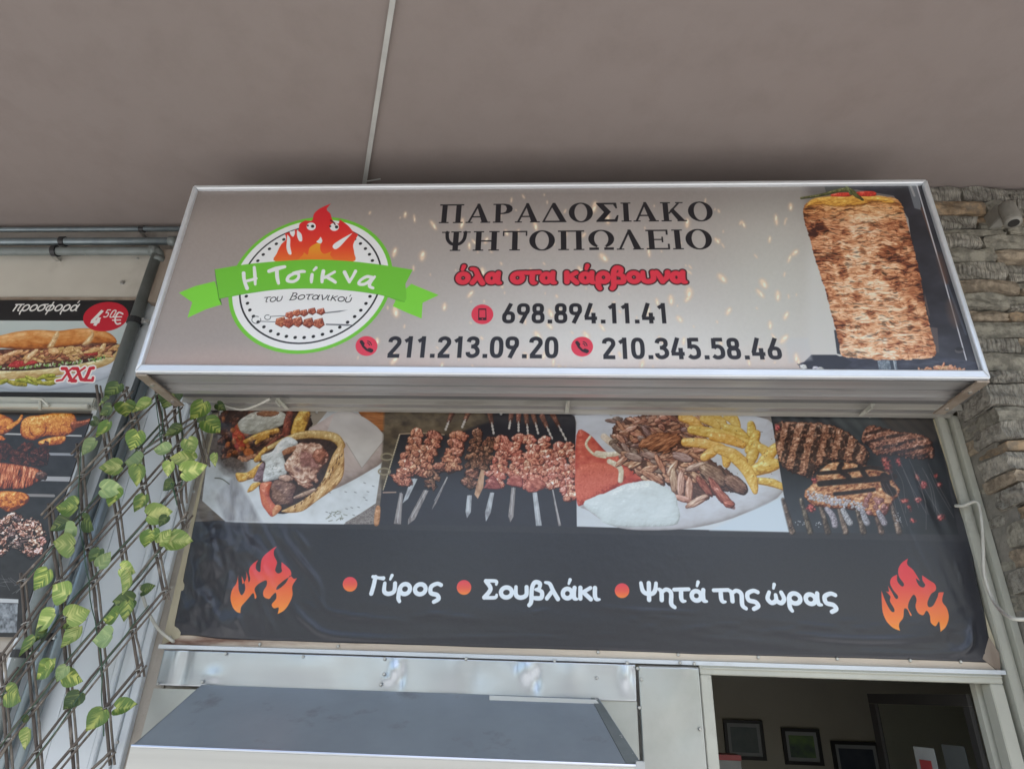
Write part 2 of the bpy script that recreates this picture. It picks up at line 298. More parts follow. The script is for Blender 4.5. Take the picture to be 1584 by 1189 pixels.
def sign_print(cv):
    X, Y = cv.PX, cv.PY
    # background: warm grey, paler towards the middle of the bottom edge
    g = np.exp(-(((X - 980) / 420) ** 2 + ((Y - 600) / 210) ** 2))
    base = np.array((150, 140, 135)) / 255.; lite = np.array((212, 211, 208)) / 255.
    cv.im[:] = base + (lite - base) * np.clip(g * 1.05, 0, 1)[..., None]
    g2 = np.exp(-(((X - 1210) / 120) ** 2 + ((Y - 430) / 150) ** 2))[..., None]; cv.im[:] += (np.array((196, 198, 190)) / 255. - cv.im) * g2 * .6
    g3 = (sst(520, 580, Y) * .35 * (.4 + fbm(X / 90, Y / 60, 2, 3)))[..., None]; cv.im[:] += (np.array((222, 176, 160)) / 255. - cv.im) * g3
    cv.im *= (1 - .25 * sst(360, 285, Y) * (1 - .0))[..., None] * .5 + .5
    cv.im += ((fbm(X / 3, Y / 3, 2, 8) - .5) * .02)[..., None]
    # photograph of the spit: wall of the shop, dark cabinet
    O = Zf(1160, 260, 3.13)
    k = sst(1236, 1262, X + 4 * (fbm(Y / 9, X / 9, 2, 5) - .5)); col = ramp([(96, 92, 90), (176, 172, 166), (196, 196, 192)], sst(290, 420, Y))
    cv.im += (col - cv.im) * (k * .75)[..., None]
    DK = [(32, 31, 36), (52, 52, 59), (84, 87, 96)]
    cv.fill([O([(440, 66), (845, 66), (1120, 1000), (870, 1000), (770, 240), (700, 130), (520, 100), (430, 105)])], lambda x, y: ramp(DK, fbm(x / 30, y / 18, 3, 4) * .7 + sst(450, 580, y) * .3))
    cv.fill([O([(360, 72), (450, 72), (445, 108), (370, 112)])], (70, 72, 70))
    cv.fill([O([(765, 70), (812, 70), (836, 200), (800, 190)])], (104, 108, 114))
    for a, b, c_ in (((780, 80), (800, 130), (150, 150, 150)), ((835, 190), (960, 560), (84, 62, 54)), ((960, 560), (1050, 800), (70, 74, 84))): cv.line(O([a, b]), 1.6, c_)
    cv.line(O([(812, 80), (940, 520), (1052, 925)]), .9, (196, 196, 200))
    cv.ell(*O([(940, 480)])[0], 6, 24, (84, 62, 54), rot=-.25, alpha=.7, soft=10)
    cv.ell(*O([(985, 700)])[0], 7, 22, (92, 72, 62), rot=-.25, alpha=.6, soft=10)
    cv.ell(*O([(1018, 880)])[0], 7, 4, (92, 88, 88), alpha=.7); cv.ell(*O([(1018, 872)])[0], 6, 3, (34, 34, 38))
    cv.fill([O([(850, 600), (875, 710), (870, 715), (850, 640)])], (88, 74, 70)); cv.fill([O([(870, 765), (912, 770), (920, 890), (885, 880)])], (86, 78, 78))
    cv.fill([O([(230, 945), (330, 915), (470, 905), (900, 905), (1100, 935), (1120, 1000), (300, 1000)])], lambda x, y: ramp([(34, 34, 42), (58, 60, 72), (84, 88, 100)], fbm(x / 20, y / 5, 3, 2)))
    cv.fill([O([(300, 900), (420, 900), (500, 935), (430, 990), (300, 985), (240, 960)])], (44, 46, 56)); cv.fill([O([(410, 780), (428, 780), (448, 900), (425, 895)])], (60, 62, 68))
    cv.fill([O([(620, 925), (712, 925), (720, 998), (632, 998)])], lambda x, y: ramp([(80, 92, 104), (150, 160, 168)], vn(x / 1.5, y / 1.5))); cv.line(O([(688, 928), (700, 998)]), 2.6, (62, 70, 82)); cv.line(O([(700, 928), (712, 998)]), .8, (180, 186, 190))
    for i, p in enumerate([(322, 968), (345, 972), (262, 960)]): cv.blob(*O([p])[0], 6, 4, .2, WHT, 60 + i)
    cv.fill([O([(175, 820), (285, 820), (305, 925), (190, 940)])], (186, 188, 190), alpha=.5, aa=5)
    # the meat
    body = O([(262, 190), (300, 150), (360, 135), (470, 130), (560, 128), (650, 130), (720, 150), (748, 200), (772, 290), (800, 400), (830, 520), (848, 640), (866, 720), (885, 800), (905, 880), (890, 912), (800, 922), (640, 925), (520, 915), (448, 905), (436, 850), (418, 780), (392, 680), (370, 590), (340, 500), (312, 410), (290, 330), (268, 260)])
    P = cat(body, True, 4); b = cv.box(P, 4); x, y = cv.PX[b], cv.PY[b]
    d = sd_poly(x, y, [P]) + 3.0 * (fbm(x / 6, y / 4, 3, 3) - .5)
    xs = x - (y - 300) * .16
    wv = fbm(xs / 26, y / 18, 3, 21) - .5; wv2 = fbm(xs / 9, y / 7, 2, 23) - .5
    lay = (y + wv * 9 + wv2 * 3.2)
    f1 = 1 - np.abs(2 * fbm(xs / 17, lay / 3.2, 3, 31) - 1)          # layered ridges
    f2 = fbm(xs / 8, lay / 2.0, 4, 41)
    h = 2.2 * f1 + 2.6 * f2; gy, gx = np.gradient(h, cv.sc); L = np.clip(.5 + gy * .36 - gx * .10, 0, 1)
    big = fbm(xs / 20, y / 14, 3, 51); charb = sst(.52, .76, big + .25 * (f2 - .5) + .16 * np.exp(-(((x - 1270) / 20) ** 2 + ((y - 362) / 34) ** 2)) + .10 * np.exp(-(((x - 1395) / 32) ** 2 + ((y - 380) / 34) ** 2)) + .1 * np.exp(-(((x - 1416) / 22) ** 2 + ((y - 530) / 22) ** 2)))
    PAL = [(66, 32, 24), (136, 74, 46), (186, 122, 82), (216, 166, 126), (234, 204, 174), (246, 230, 214)]
    pale = sst(.38, .6, fbm(xs / 30, lay / 9, 3, 61)) * .22 + sst(330, 560, y) * .1
    t = .02 + .62 * L + .55 * (f1 - .45) + pale - .42 * charb + .3 * (big - .5)
    cx = 1240 + (y - 300) * .16 + 92; edge = np.clip(np.abs(xs + (300 - 300) * 0 - 1322) / 88, 0, 1)
    vein = 1 - sst(.0, .10, np.abs(2 * fbm(xs / 12, lay / 5.5, 3, 91) - 1)); t = t - .26 * vein - .42 * edge ** 2.2 + .05; t = .5 + (t - .5) * .9; col = ramp(PAL, t)
    yel = sst(352, 300, y)[..., None]; col = col * (1 - .35 * yel) + np.array((222, 160, 60)) / 255. * (.35 * yel) * (.6 + .6 * L[..., None])
    gap = sst(.40, .24, fbm(xs / 13, lay / 2.4, 3, 71)); col *= (1 - .45 * gap)[..., None]
    cv.put(b, np.clip(.5 - d / cv.sc, 0, 1), np.clip(col, 0, 1))
    cv.shape(O([(275, 185), (300, 150), (360, 135), (450, 128), (560, 130), (650, 135), (700, 155), (690, 170), (600, 160), (540, 180), (420, 182), (330, 175)]), [(110, 60, 24), (190, 128, 52), (222, 170, 84), (240, 205, 130)], 5, 8, tex=(8, 3, 0), aa=3, edge=.15)
    for p, q in (((405, 118), (485, 130)), ((522, 112), (604, 128))):
        a1, b1 = O([p, q]); cv.shape([(a1[0], a1[1]), (b1[0], a1[1] - 1), (b1[0] + 1, b1[1] + 1), (a1[0] - 1, b1[1] + 1)], [(140, 30, 22), (206, 62, 44), (232, 100, 76)], 3, 4, edge=.1)
    cv.tube(O([(250, 142), (340, 128), (470, 100), (520, 130), (550, 150)]), [1.6, 2, 3.5, 3, 1.5], [(40, 44, 22), (84, 86, 42), (120, 120, 66)], 4)
    cv.tube(O([(470, 80), (492, 120)]), 2.4, [(50, 60, 30), (96, 104, 60), (140, 144, 90)], 7)
    for i in range(26):
        r = np.random.RandomState(900 + i); p = O([(800 + 240 * (i / 26), 990 - 30 * math.sin(i / 26 * 3.0) * r.rand() - 3)])[0]
        cv.blob(p[0], p[1], 5 + 3 * r.rand(), 2 + 1.5 * r.rand(), r.rand() * 3, [(120, 60, 40), (206, 150, 110), (240, 206, 176)], i, tex=(3, 2, 0))
    # sparks
    r = np.random.RandomState(5); sp = []
    for i in range(170):
        u = 500 + 740 * r.rand() ** .9; v = 296 + 276 * r.rand() ** .8; sz = 1.0 + 7.5 * r.rand() ** 2.2
        sp.append((u, v, sz, sz * (.2 + .3 * r.rand()), r.choice([-1, 1, 1]) * (.7 + 1.1 * r.rand())))
    for u, v, a, bb, ro in sp:
        cv.ell(u, v, a * 1.3, bb * 1.8, (236, 196, 160), ro, .3, soft=5); cv.ell(u, v, a, bb, (246, 220, 188), ro, .6, soft=2.6)
        if a > 4: cv.ell(u + a * .3 * math.cos(ro), v + a * .3 * math.sin(ro), a * .45, bb * .5, (255, 242, 220), ro + .3, .8, soft=1.5)
    cv.im[:] = soften(cv.im, 1.)
    # headline
    INK = (30, 28, 33)
    text(cv, SER, 'ΠΑΡΑΔΟΣΙΑΚΟ', (677, 344), (1106, 340.5), 29, INK, gap=.02)
    text(cv, SER, 'ΨΗΤΟΠΩΛΕΙΟ', (681, 387), (1105, 384), 30, INK, gap=.02)
    Fc = chunk(.15)
    text(cv, Fc, 'όλα στα κάρβουνα', (704, 438.5), (1063, 437), 20, (46, 20, 26), grow=6.2)
    text(cv, Fc, 'όλα στα κάρβουνα', (704, 438.5), (1063, 437), 20, (120, 36, 42), grow=3.3)
    text(cv, Fc, 'όλα στα κάρβουνα', (704, 438.5), (1063, 437), 20, (214, 52, 70), grow=1.2)
    text(cv, DIN, '698.894.11.41', (776, 499), (1036, 499), 31, INK)
    text(cv, DIN, '211.213.09.20', (597, 551.8), (865, 553), 33, INK)
    text(cv, DIN, '210.345.58.46', (932, 554), (1213, 555), 33, INK)
    RED = (212, 56, 78)
    for (u, v) in ((746, 485), (566.5, 534), (900.6, 535)): cv.ell(u, v, 17, 15.3, RED)
    cv.fill([cat([(740, 476), (752, 476), (752.5, 494), (739.5, 494)], True, 1)], (40, 20, 28)); cv.fill([[(741.3, 478), (750.8, 478), (751, 490), (741, 490)]], RED); cv.ell(746, 492.2, 1, .9, RED)
    for (u, v) in ((566.5, 534), (900.6, 535)):
        cv.line([(u - 7.5, v - 6), (u - 5, v + .5), (u + .5, v + 6), (u + 7, v + 7.6)], [2.6, 1.7, 1.7, 2.6], (40, 20, 28))
        cv.line([(u - 8, v - 6.5), (u - 5.5, v - 3.5)], 2.6, (40, 20, 28)); cv.line([(u + 4.5, v + 5.5), (u + 8, v + 7)], 2.6, (40, 20, 28))
        for rr in (3.6, 6.6): cv.line([(u + 1 + rr * math.sin(a), v - 1 - rr * math.cos(a)) for a in np.linspace(.1, 1.5, 7)], .65, (40, 20, 28))
    # logo
    Lz = Zf(270, 300, 3.771); GR = (122, 206, 62); GR2 = (110, 190, 56)
    c0 = Lz([(792, 507)])[0]; ce = cv.t(*c0); Rr = abs(cv.t(*Lz([(1268, 507)])[0])[0] - ce[0])
    def disc(r, col, tex=None):
        a = [(ce[0] + r * Rr * math.cos(k), ce[1] + r * Rr * math.sin(k)) for k in np.linspace(0, 2 * math.pi, 73)[:-1]]; cv.fill([a], col, photo=False)
    disc(1.0, GR2); disc(.955, (236, 236, 234)); disc(.872, (24, 24, 28)); disc(.852, (236, 236, 234))
    for i in range(46):
        a = i / 46 * 2 * math.pi; q = (ce[0] + .785 * Rr * math.cos(a), ce[1] + .785 * Rr * math.sin(a))
        cv.fill([[(q[0] + Rr * .021 * math.cos(k), q[1] + Rr * .021 * math.sin(k)) for k in np.linspace(0, 6.283, 13)[:-1]]], (24, 24, 28), photo=False)
    fl = Lz([(910,52,1),(850,78),(812,110),(800,150),(760,150,1),(728,170),(720,205),(700,200,1),(690,215),(640,225,1),(648,260),(620,290),(595,340),(588,390),(800,400),(1034,392),(1046,340),(1040,290),(1070,232,1),(1040,215),(1010,180),(960,143,1),(955,168),(930,160),(916,140),(906,110),(885,85)])
    cv.fill([cat(fl, True, 4)], vgrad(325, 405, [(206, 34, 44), (214, 44, 44), (222, 66, 42), (234, 116, 44)]))
    y0 = Lz([(0, 245)])[0][1]
    cv.fill([cat(Lz([(730, 385), (748, 350), (752, 335, 1), (775, 350), (785, 310), (822, 285), (850, 280, 1), (848, 320), (870, 345), (915, 330, 1), (905, 350), (918, 390)]), True, 4)], vgrad(373, 403, [(248, 158, 40), (238, 118, 40)]))
    for sh in ([(655,232,1),(652,270),(650,310),(662,345),(680,345),(672,300),(672,255)], [(668,215,1),(690,210),(698,205,1),(700,225),(690,245),(675,235)], [(712,205,1),(712,240),(725,270),(742,268),(738,230)], [(1038,222,1),(985,250),(930,285),(920,305),(935,318),(960,305),(1000,262)], [(850,245,1),(838,262),(825,275),(850,284),(860,268)]):
        cv.fill([cat(Lz(sh), True, 4)], (238, 232, 228))
    for (u, v, p) in ((795, 185, (803, 184)), (930, 188, (943, 188))):
        q = Lz([(u, v)])[0]; cv.ell(q[0], q[1], 7.2, 6.2, (238, 236, 234)); q = Lz([p])[0]; cv.ell(q[0], q[1], 2.6, 2.3, (24, 24, 28))
    cv.line(Lz([(908, 150), (925, 160), (935, 175)]), .9, (60, 20, 24)); cv.ell(*Lz([(906, 184)])[0], 1.6, 1.5, (24, 24, 28)); cv.ell(*Lz([(775, 180)])[0], 1.5, 1.4, (24, 24, 28))
    cv.fill([Lz([(22, 572), (120, 532), (232, 505), (272, 640), (180, 668), (72, 718), (100, 628)])], GR)
    cv.fill([Lz([(1380, 520), (1440, 545), (1540, 585), (1446, 630), (1440, 722), (1360, 690), (1272, 650), (1300, 590)])], GR)
    cv.fill([Lz([(238, 505), (272, 640), (255, 612)])], (70, 130, 40)); cv.line(Lz([(232, 436), (240, 508), (272, 642)]), .45, (60, 116, 40))
    top = Lz([(232, 436), (400, 408), (600, 388), (800, 378), (1000, 386), (1200, 408), (1388, 438)]); bot = Lz([(1345, 520), (1340, 625), (1200, 584), (1000, 556), (800, 546), (600, 552), (420, 576), (258, 606)])
    cv.fill([list(cat(top, False, 4)) + list(cat(bot, False, 4))], GR2); cv.line(cat(bot[1:], False, 4), .35, (84, 160, 46))
    W = (240, 240, 238)
    for pts, w in ([[(400,458),(404,500),(420,545)],[3,2.6,3]], [[(462,424),(466,470),(468,522)],[2.4,2.8,2]], [[(408,505),(440,498),(474,488)],2.2], [[(548,446),(590,432),(640,420)],[2.8,3.4,2.4]], [[(594,434),(596,480),(604,516)],[3,3,2.4]],
                   [[(690,462),(664,476),(656,500),(690,506),(718,488),(720,462),(690,458),(736,448),(756,448)],[2.4,2.6,2.6,2.4,2.4,2.2,2.2,2.6,2.2]], [[(800,466),(797,490),(796,510)],[2.6,2.8,2]], [[(824,426),(810,440)],[2.4,1.8]],
                   [[(866,446),(860,478),(858,508)],[3,3,2.4]], [[(932,450),(900,468),(874,484)],2.1], [[(880,478),(912,494),(936,510)],[2.2,2.8,2.4]], [[(990,452),(1004,480),(1018,508)],[3,2.8,2.4]], [[(1018,508),(1036,480),(1054,446)],[2.2,2.2,2.6]],
                   [[(1150,482),(1118,478),(1082,500),(1074,520),(1104,522),(1134,504),(1150,482)],[2.6,2.4,2.2,2.4,2.4,2.2,2.2]], [[(1166,478),(1140,512),(1136,534),(1156,544)],[2,2.6,2.6,2.2]]):
        cv.line(cat(Lz(pts), False, 5), w, W)
    Fi = chunk(.07)
    text(cv, Fi, 'του', Lz([(512, 630)])[0], Lz([(622, 622)])[0], 8.3, INK, slant=.18); text(cv, Fi, 'Βοτανικού', Lz([(664, 616)])[0], Lz([(1024, 632)])[0], 8.6, INK, slant=.18, arc=.3)
    for a, b2, rg in (((555, 710), (640, 706), (540, 715)), ((490, 738), (600, 742), (474, 730))):
        cv.line(Lz([a, b2]), .55, (96, 100, 104)); q = Lz([rg])[0]; rr = 4.6 if rg[0] > 500 else 7
        cv.line([(q[0] + rr * math.cos(k), q[1] + rr * .8 * math.sin(k)) for k in np.linspace(-.4, 5.2, 16)], .6, (96, 100, 104))
    cv.fill([Lz([(860, 688), (960, 676), (1008, 672), (960, 684), (862, 694)])], (110, 112, 116)); cv.fill([Lz([(880, 752), (1000, 755), (1046, 760), (1010, 765), (880, 760)])], (110, 112, 116))
    KB = [(66, 26, 22), (122, 54, 42), (160, 84, 62), (198, 128, 96), (226, 168, 136)]
    for i, (u, v, a) in enumerate([(668, 702, .3), (710, 690, .2), (752, 690, .3), (800, 680, .2), (852, 682, .2), (618, 742, .3), (662, 748, .4), (716, 742, .35), (780, 748, .3), (840, 750, .25)]):
        q = Lz([(u, v)])[0]; ww = (26, 22) if v < 720 else (34, 32); a1, b1 = ww[0] / 3.771, ww[1] / 3.771
        cv.shape([(q[0] - a1 * .8, q[1] - b1 * .6, 1), (q[0] + a1 * .6, q[1] - b1, 1), (q[0] + a1, q[1] + b1 * .3, 1), (q[0] + a1 * .1, q[1] + b1, 1), (q[0] - a1, q[1] + b1 * .4, 1)], KB, i, 3, smooth=False, tex=(3, 3, .6), edge=.5)
def skewer(cv, p0, p1, w, n, seed, pal=RAW, dark=0):
    w = w * 1.2
    r = np.random.RandomState(seed); p0 = np.array(p0); p1 = np.array(p1); e = (p1 - p0) / np.hypot(*(p1 - p0)); L = np.hypot(*(p1 - p0)); ang = math.atan2(e[1], e[0])
    for i in range(n):
        f = (i + .5) / n; q = p0 + (p1 - p0) * f + np.array([-e[1], e[0]]) * (r.rand() - .5) * w * .25; ww = w * (.62 + .38 * f) * (.85 + .3 * r.rand())
        cv.blob(q[0], q[1], L / n * .72, ww * .62, ang + (r.rand() - .5) * .5, pal, seed * 31 + i, rough=.34, tex=(6, 4, r.rand() * 3), base=.5 - dark, k=.7, th=1.2, ta=.55, edge=.42, spec=.4, warp=2)
        for s_ in (-1, 1):
            if r.rand() < .8: cv.blob(q[0] - e[1] * ww * .4 * s_, q[1] + e[0] * ww * .4 * s_, L / n * .5, ww * (.16 + .16 * r.rand()), r.rand() * 3, pal, seed * 77 + i * 3 + s_, rough=.45, tex=(3, 3, 1), base=.38 + .25 * r.rand() - dark, k=.7, edge=.45)
def banner_print(cv):
    X, Y = cv.PX, cv.PY
    cv.im[:] = np.array((52, 53, 59)) / 255. + ((fbm(X / 2.5, Y / 2.5, 2, 8) - .5) * .015)[..., None]
    r = np.random.RandomState(3)
    # --- 1 wrapped gyros --------------------------------------------------
    G = Zf(310, 630, 5.28)
    S = cv.im.copy()
    cv.fill([[(300, 625), (609, 632), (585, 812), (300, 808)]], lambda x, y: ramp([(66, 56, 50), (120, 110, 100), (150, 140, 130)], fbm(x / 30, y / 6, 4, 2)))
    cv.fill([G([(170, 20), (1310, 20), (1520, 250), (1480, 520), (1440, 790), (1180, 960), (240, 950), (30, 770), (60, 500), (150, 350)])], lambda x, y: ramp([(110, 112, 112), (176, 180, 182), (206, 214, 218), (222, 230, 236)], .1 + .9 * fbm(x / 26, y / 20, 4, 12) + sst(690, 800, y) * .25))
    cv.fill([G([(230, 640), (300, 560), (520, 950), (240, 950), (150, 760)])], lambda x, y: ramp([(90, 86, 88), (150, 152, 158), (190, 196, 204)], fbm(x / 8, y / 30, 4, 15)), alpha=.75, aa=6)
    cv.blob(*G([(250, 400)])[0], 36, 20, .9, [(52, 40, 34), (104, 90, 80), (140, 124, 110)], 4, aa=14, spec=0)
    cv.shape(G([(1310, 20), (1540, 20), (1560, 190), (1460, 200), (1330, 90)]), [(120, 62, 22), (176, 100, 44), (202, 134, 70)], 9, 10, edge=.05, tex=(20, 3, .1), spec=.1)
    cv.fill([G([(890, 20), (1060, 20), (1000, 100), (900, 215)])], (152, 140, 124))
    cv.shape(G([(180, 60), (300, 20), (760, 20), (900, 40), (900, 200), (700, 250), (560, 340), (440, 440), (340, 430), (230, 380), (190, 250)]), [(24, 16, 16), (64, 36, 28), (110, 70, 50)], 18, 6, rough=4)
    for i in range(80):     # dark meat and vegetables of the rear wrap
        u = 180 + 560 * r.rand(); v = 40 + 380 * r.rand()
        if (v - 40) < (u - 150) * 1.2 + 300 and v < 470 - abs(u - 420) * .3 * 0: cv.blob(*G([(u, v)])[0], 7 + 5 * r.rand(), 3.5 + 2 * r.rand(), 2.2 + r.rand(), [(28, 18, 18), (80, 42, 30), (136, 78, 50), (176, 112, 76)], i, base=.35)
    cv.blob(*G([(330, 270)])[0], 10, 21, -.15, [(120, 26, 18), (190, 52, 32), (220, 90, 54), (236, 140, 100)], 3, rough=.1)
    for i in range(14): cv.blob(*G([(205 + 22 * (i % 3) + 18 * i * .9, 110 + 30 * ((i * 7) % 11))])[0], 5, 3.4, r.rand() * 3, [(100, 44, 18), (180, 92, 40), (214, 130, 66)], 90 + i)
    cv.shape(G([(330, 130), (420, 60), (520, 40), (660, 40), (720, 90), (690, 150), (600, 190), (480, 230), (360, 220), (330, 180)]), [(140, 136, 120), (186, 184, 170), (212, 212, 202), (230, 230, 224)], 11, 12, edge=.1, tex=(14, 8, -.3))
    cv.blob(*G([(560, 60)])[0], 17, 5, 0, [(110, 56, 36), (160, 96, 64), (190, 130, 94)], 5)
    for p, q, w in (((380, 290), (640, 200), 4.4), ((470, 300), (560, 250), 3.6), ((740, 60), (710, 230), 6.5), ((860, 60), (800, 220), 11), ((480, 400), (690, 230), 2.4)):
        cv.tube(G([p, ((p[0] + q[0]) / 2, (p[1] + q[1]) / 2 - 10), q]), [w * .8, w, w * .9], FRY if w > 3 and w != 6.5 else [(60, 28, 26), (140, 62, 44), (190, 110, 80)], int(w * 9), base=.42)
    cv.blob(*G([(410, 380)])[0], 8, 7, .5, [(150, 60, 20), (214, 112, 50), (236, 160, 100)], 8, rough=.12)
    for i in range(8): cv.blob(*G([(340 + i * 24, 425 + 16 * math.sin(i))])[0], 4, 3.6, 0, [(120, 66, 44), (190, 124, 88), (220, 170, 130)], 40 + i)
    # front: paper cone
    cv.shape(G([(880, 215), (990, 130), (1100, 60), (1200, 35), (1340, 90), (1450, 170), (1522, 255, 1), (1500, 440), (1380, 530), (1180, 640), (1060, 680), (1000, 600), (900, 400)]), [(132, 116, 104), (176, 162, 150), (202, 192, 182), (216, 208, 202)], 20, 30, edge=.05, tex=(40, 20, .7), ta=.22, th=.5, spec=.05)
    cv.fill([G([(1100, 60), (1200, 35), (1340, 90), (1450, 170), (1522, 255), (1326, 505), (1280, 440), (1190, 290), (1040, 215)])], lambda x, y: ramp([(186, 184, 180), (214, 213, 210)], fbm(x / 30, y / 20, 3, 3)), alpha=.8)
    cv.line(G([(1200, 300), (1326, 505), (1522, 258)]), .6, (150, 140, 130), alpha=.8)
    # dark inside, pita ring
    cv.shape(G([(520, 380), (760, 250), (1050, 240), (1160, 320), (1180, 480), (1120, 640), (960, 760), (760, 860), (620, 860), (500, 700), (500, 500)]), [(30, 24, 26), (58, 44, 42), (84, 62, 54)], 4, 20, edge=0, spec=0)
    PIT = [(150, 96, 40), (204, 156, 84), (226, 186, 118), (240, 210, 150)]
    cv.tube(G([(500, 390), (560, 350), (700, 280), (850, 235), (1000, 235), (1110, 260), (1160, 320)]), [3, 3.5, 4.5, 6, 6.5, 7, 6], PIT, 31, base=.5)
    cv.shape(G([(1165, 300), (1182, 400), (1175, 560), (1110, 660), (960, 770), (850, 850), (740, 868), (670, 855), (720, 830), (820, 780), (930, 700), (1010, 600), (1060, 470), (1100, 380)]), PIT, 33, 7, edge=.25, tex=(8, 20, .5), base=.52)
    for i in range(22):
        f = i / 22; u = 1140 - 380 * f ** 1.4 + r.rand() * 40; v = 380 + 430 * f + r.rand() * 20; cv.line(G([(u, v), (u - 6, v + 16)]), .8, (110, 66, 34))
    cv.tube(G([(545, 350), (470, 440), (500, 430)]), 3.4, FRY, 3)
    cv.shape(G([(310, 550), (400, 540), (510, 460), (525, 480), (490, 560), (400, 605), (330, 618)]), FRY, 35, 6, edge=.2); cv.shape(G([(398, 700), (440, 630), (500, 620), (500, 640), (440, 690)]), FRY, 36, 4, edge=.2)
    cv.shape(G([(450, 590), (510, 470), (540, 480), (520, 600), (460, 612)]), [(80, 50, 60), (150, 120, 130), (190, 170, 180)], 37, 4)
    cv.shape(G([(515, 400), (600, 370), (640, 310), (720, 250), (800, 285), (790, 330), (700, 400), (700, 440), (720, 520), (700, 570), (620, 600), (530, 618), (528, 560), (545, 470), (515, 440)]), WHT, 38, 14, edge=.12, tex=(12, 8, -.5), base=.62, k=.5)
    for i in range(12): cv.line(G([(560 + r.rand() * 120, 480 + r.rand() * 90), (575 + r.rand() * 120, 470 + r.rand() * 90)])[0:1] * 2, .6, (90, 100, 80))
    cv.shape(G([(700, 460), (760, 390), (800, 310), (900, 300), (980, 310), (1040, 370), (1060, 420), (1020, 480), (960, 560), (975, 600), (960, 630), (920, 620), (930, 650), (870, 670), (820, 640), (760, 580), (710, 520)]), [(96, 54, 44), (160, 108, 88), (206, 164, 140), (232, 206, 186), (246, 232, 220)], 39, 14, edge=.2, rough=2, tex=(9, 7, .6), th=1.6, ta=.5, warp=3, base=.52)
    cv.blob(*G([(900, 440)])[0], 17, 13, .5, [(110, 60, 52), (166, 108, 96), (206, 156, 140)], 3, aa=6, rough=.5, edge=0); cv.blob(*G([(805, 515)])[0], 6, 2.5, .6, [(110, 66, 62), (150, 100, 92)], 3, aa=4)
    cv.blob(*G([(985, 410)])[0], 13, 12, .3, [(90, 44, 34), (170, 96, 78), (214, 150, 126)], 41, rough=.4); cv.blob(*G([(730, 365)])[0], 12, 5, -.5, [(120, 60, 36), (180, 110, 76), (214, 150, 110)], 42)
    cv.blob(*G([(710, 585)])[0], 11, 5, .1, [(120, 80, 66), (190, 156, 132), (220, 190, 170)], 43)
    cv.shape(G([(590, 640), (640, 600), (740, 620), (800, 650), (780, 720), (760, 800), (650, 800), (590, 760)]), [(56, 34, 34), (104, 70, 64), (150, 112, 98), (190, 150, 130)], 44, 10, rough=2, tex=(8, 6, 0), base=.42)
    cv.shape(G([(500, 640), (545, 620), (598, 620), (580, 680), (580, 740), (620, 800), (668, 812), (665, 845), (600, 900), (550, 850), (510, 780)]), [(150, 50, 30), (206, 86, 58), (226, 120, 86), (240, 164, 130)], 45, 12, edge=.1, tex=(14, 14, 0), ta=.2)
    cv.shape(G([(630, 800), (668, 812), (665, 845), (610, 895), (600, 850)]), [(190, 100, 50), (226, 140, 86), (240, 180, 130)], 46, 8, edge=.05)
    cv.tube(G([(780, 745), (860, 715), (940, 680)]), [2, 3.5, 2.5], [(120, 80, 70), (196, 156, 140), (226, 196, 180)], 47)
    for i in range(16): a = r.rand() * 3; p = G([(1060 + r.rand() * 120, 850 + r.rand() * 80)])[0]; cv.line([p, (p[0] + 6 * math.cos(a), p[1] + 4 * math.sin(a))], .5, (120, 126, 110))
    for i in range(14): p = G([(1000 + r.rand() * 420, 620 + r.rand() * 300)])[0]; cv.line([p, (p[0] + 3, p[1] + 1)], .5, (110, 118, 120))
    cv.line(cat(G([(140, 590), (200, 600), (258, 640)]), False), .8, (90, 96, 80))
    cv.fill([G([(1190, 945), (1440, 800), (1430, 960), (1190, 960)])], lambda x, y: ramp([(100, 92, 90), (160, 152, 148)], vn(x / 1.6, y / 1.2)))
    cv.shape(G([(1440, 820), (1478, 825), (1465, 960), (1425, 960)]), [(150, 90, 50), (206, 146, 100), (226, 176, 136)], 8, 4, edge=.1)
    # --- 2 skewers over coals ----------------------------------------------
    K = Zf(590, 630, 5.11)
    cv.fill([[(598.5, 625), (890, 637), (892, 816), (589, 812), (594, 700)]], lambda x, y: ramp([(34, 32, 38), (46, 46, 54), (52, 54, 64)], fbm(x / 60, y / 40, 3, 4) * .5 + sst(640, 820, y) * .5))
    cv.fill([K([(30, 20), (800, 40), (880, 110), (540, 240), (160, 215), (20, 660), (0, 640), (20, 300)])], lambda x, y: ramp([(48, 40, 34), (96, 82, 62), (140, 124, 96)], fbm(x / 14, y / 9, 4, 14)), aa=5)
    cv.fill([K([(160, 225), (520, 225), (400, 660), (20, 670)])], (40, 40, 47), aa=2)
    cv.line(K([(150, 222), (20, 660)]), .7, (190, 172, 140)); cv.line(K([(155, 220), (330, 212), (500, 226)]), .9, (176, 150, 120)); cv.line(K([(20, 680), (120, 678)]), .9, (180, 150, 130))
    for i in range(22): f = i / 22; cv.ell(*K([(148 - 125 * f, 230 + 420 * f)])[0], 1.1, 1.1, (200, 190, 160))
    for q in ((50, 400), (30, 515)): p = K([q])[0]; cv.line([(p[0] + 9 * math.cos(a), p[1] + 5 * math.sin(a)) for a in np.linspace(0, 6.28, 20)], 1.2, (150, 138, 110))
    BL = lambda x, y: ramp([(118, 118, 124), (176, 184, 192), (206, 216, 224)], fbm(x / 5, y / 9, 2, 6))
    BK = lambda x, y: ramp([(90, 84, 86), (140, 134, 134), (176, 170, 168)], fbm(x / 3, y / 9, 2, 6))
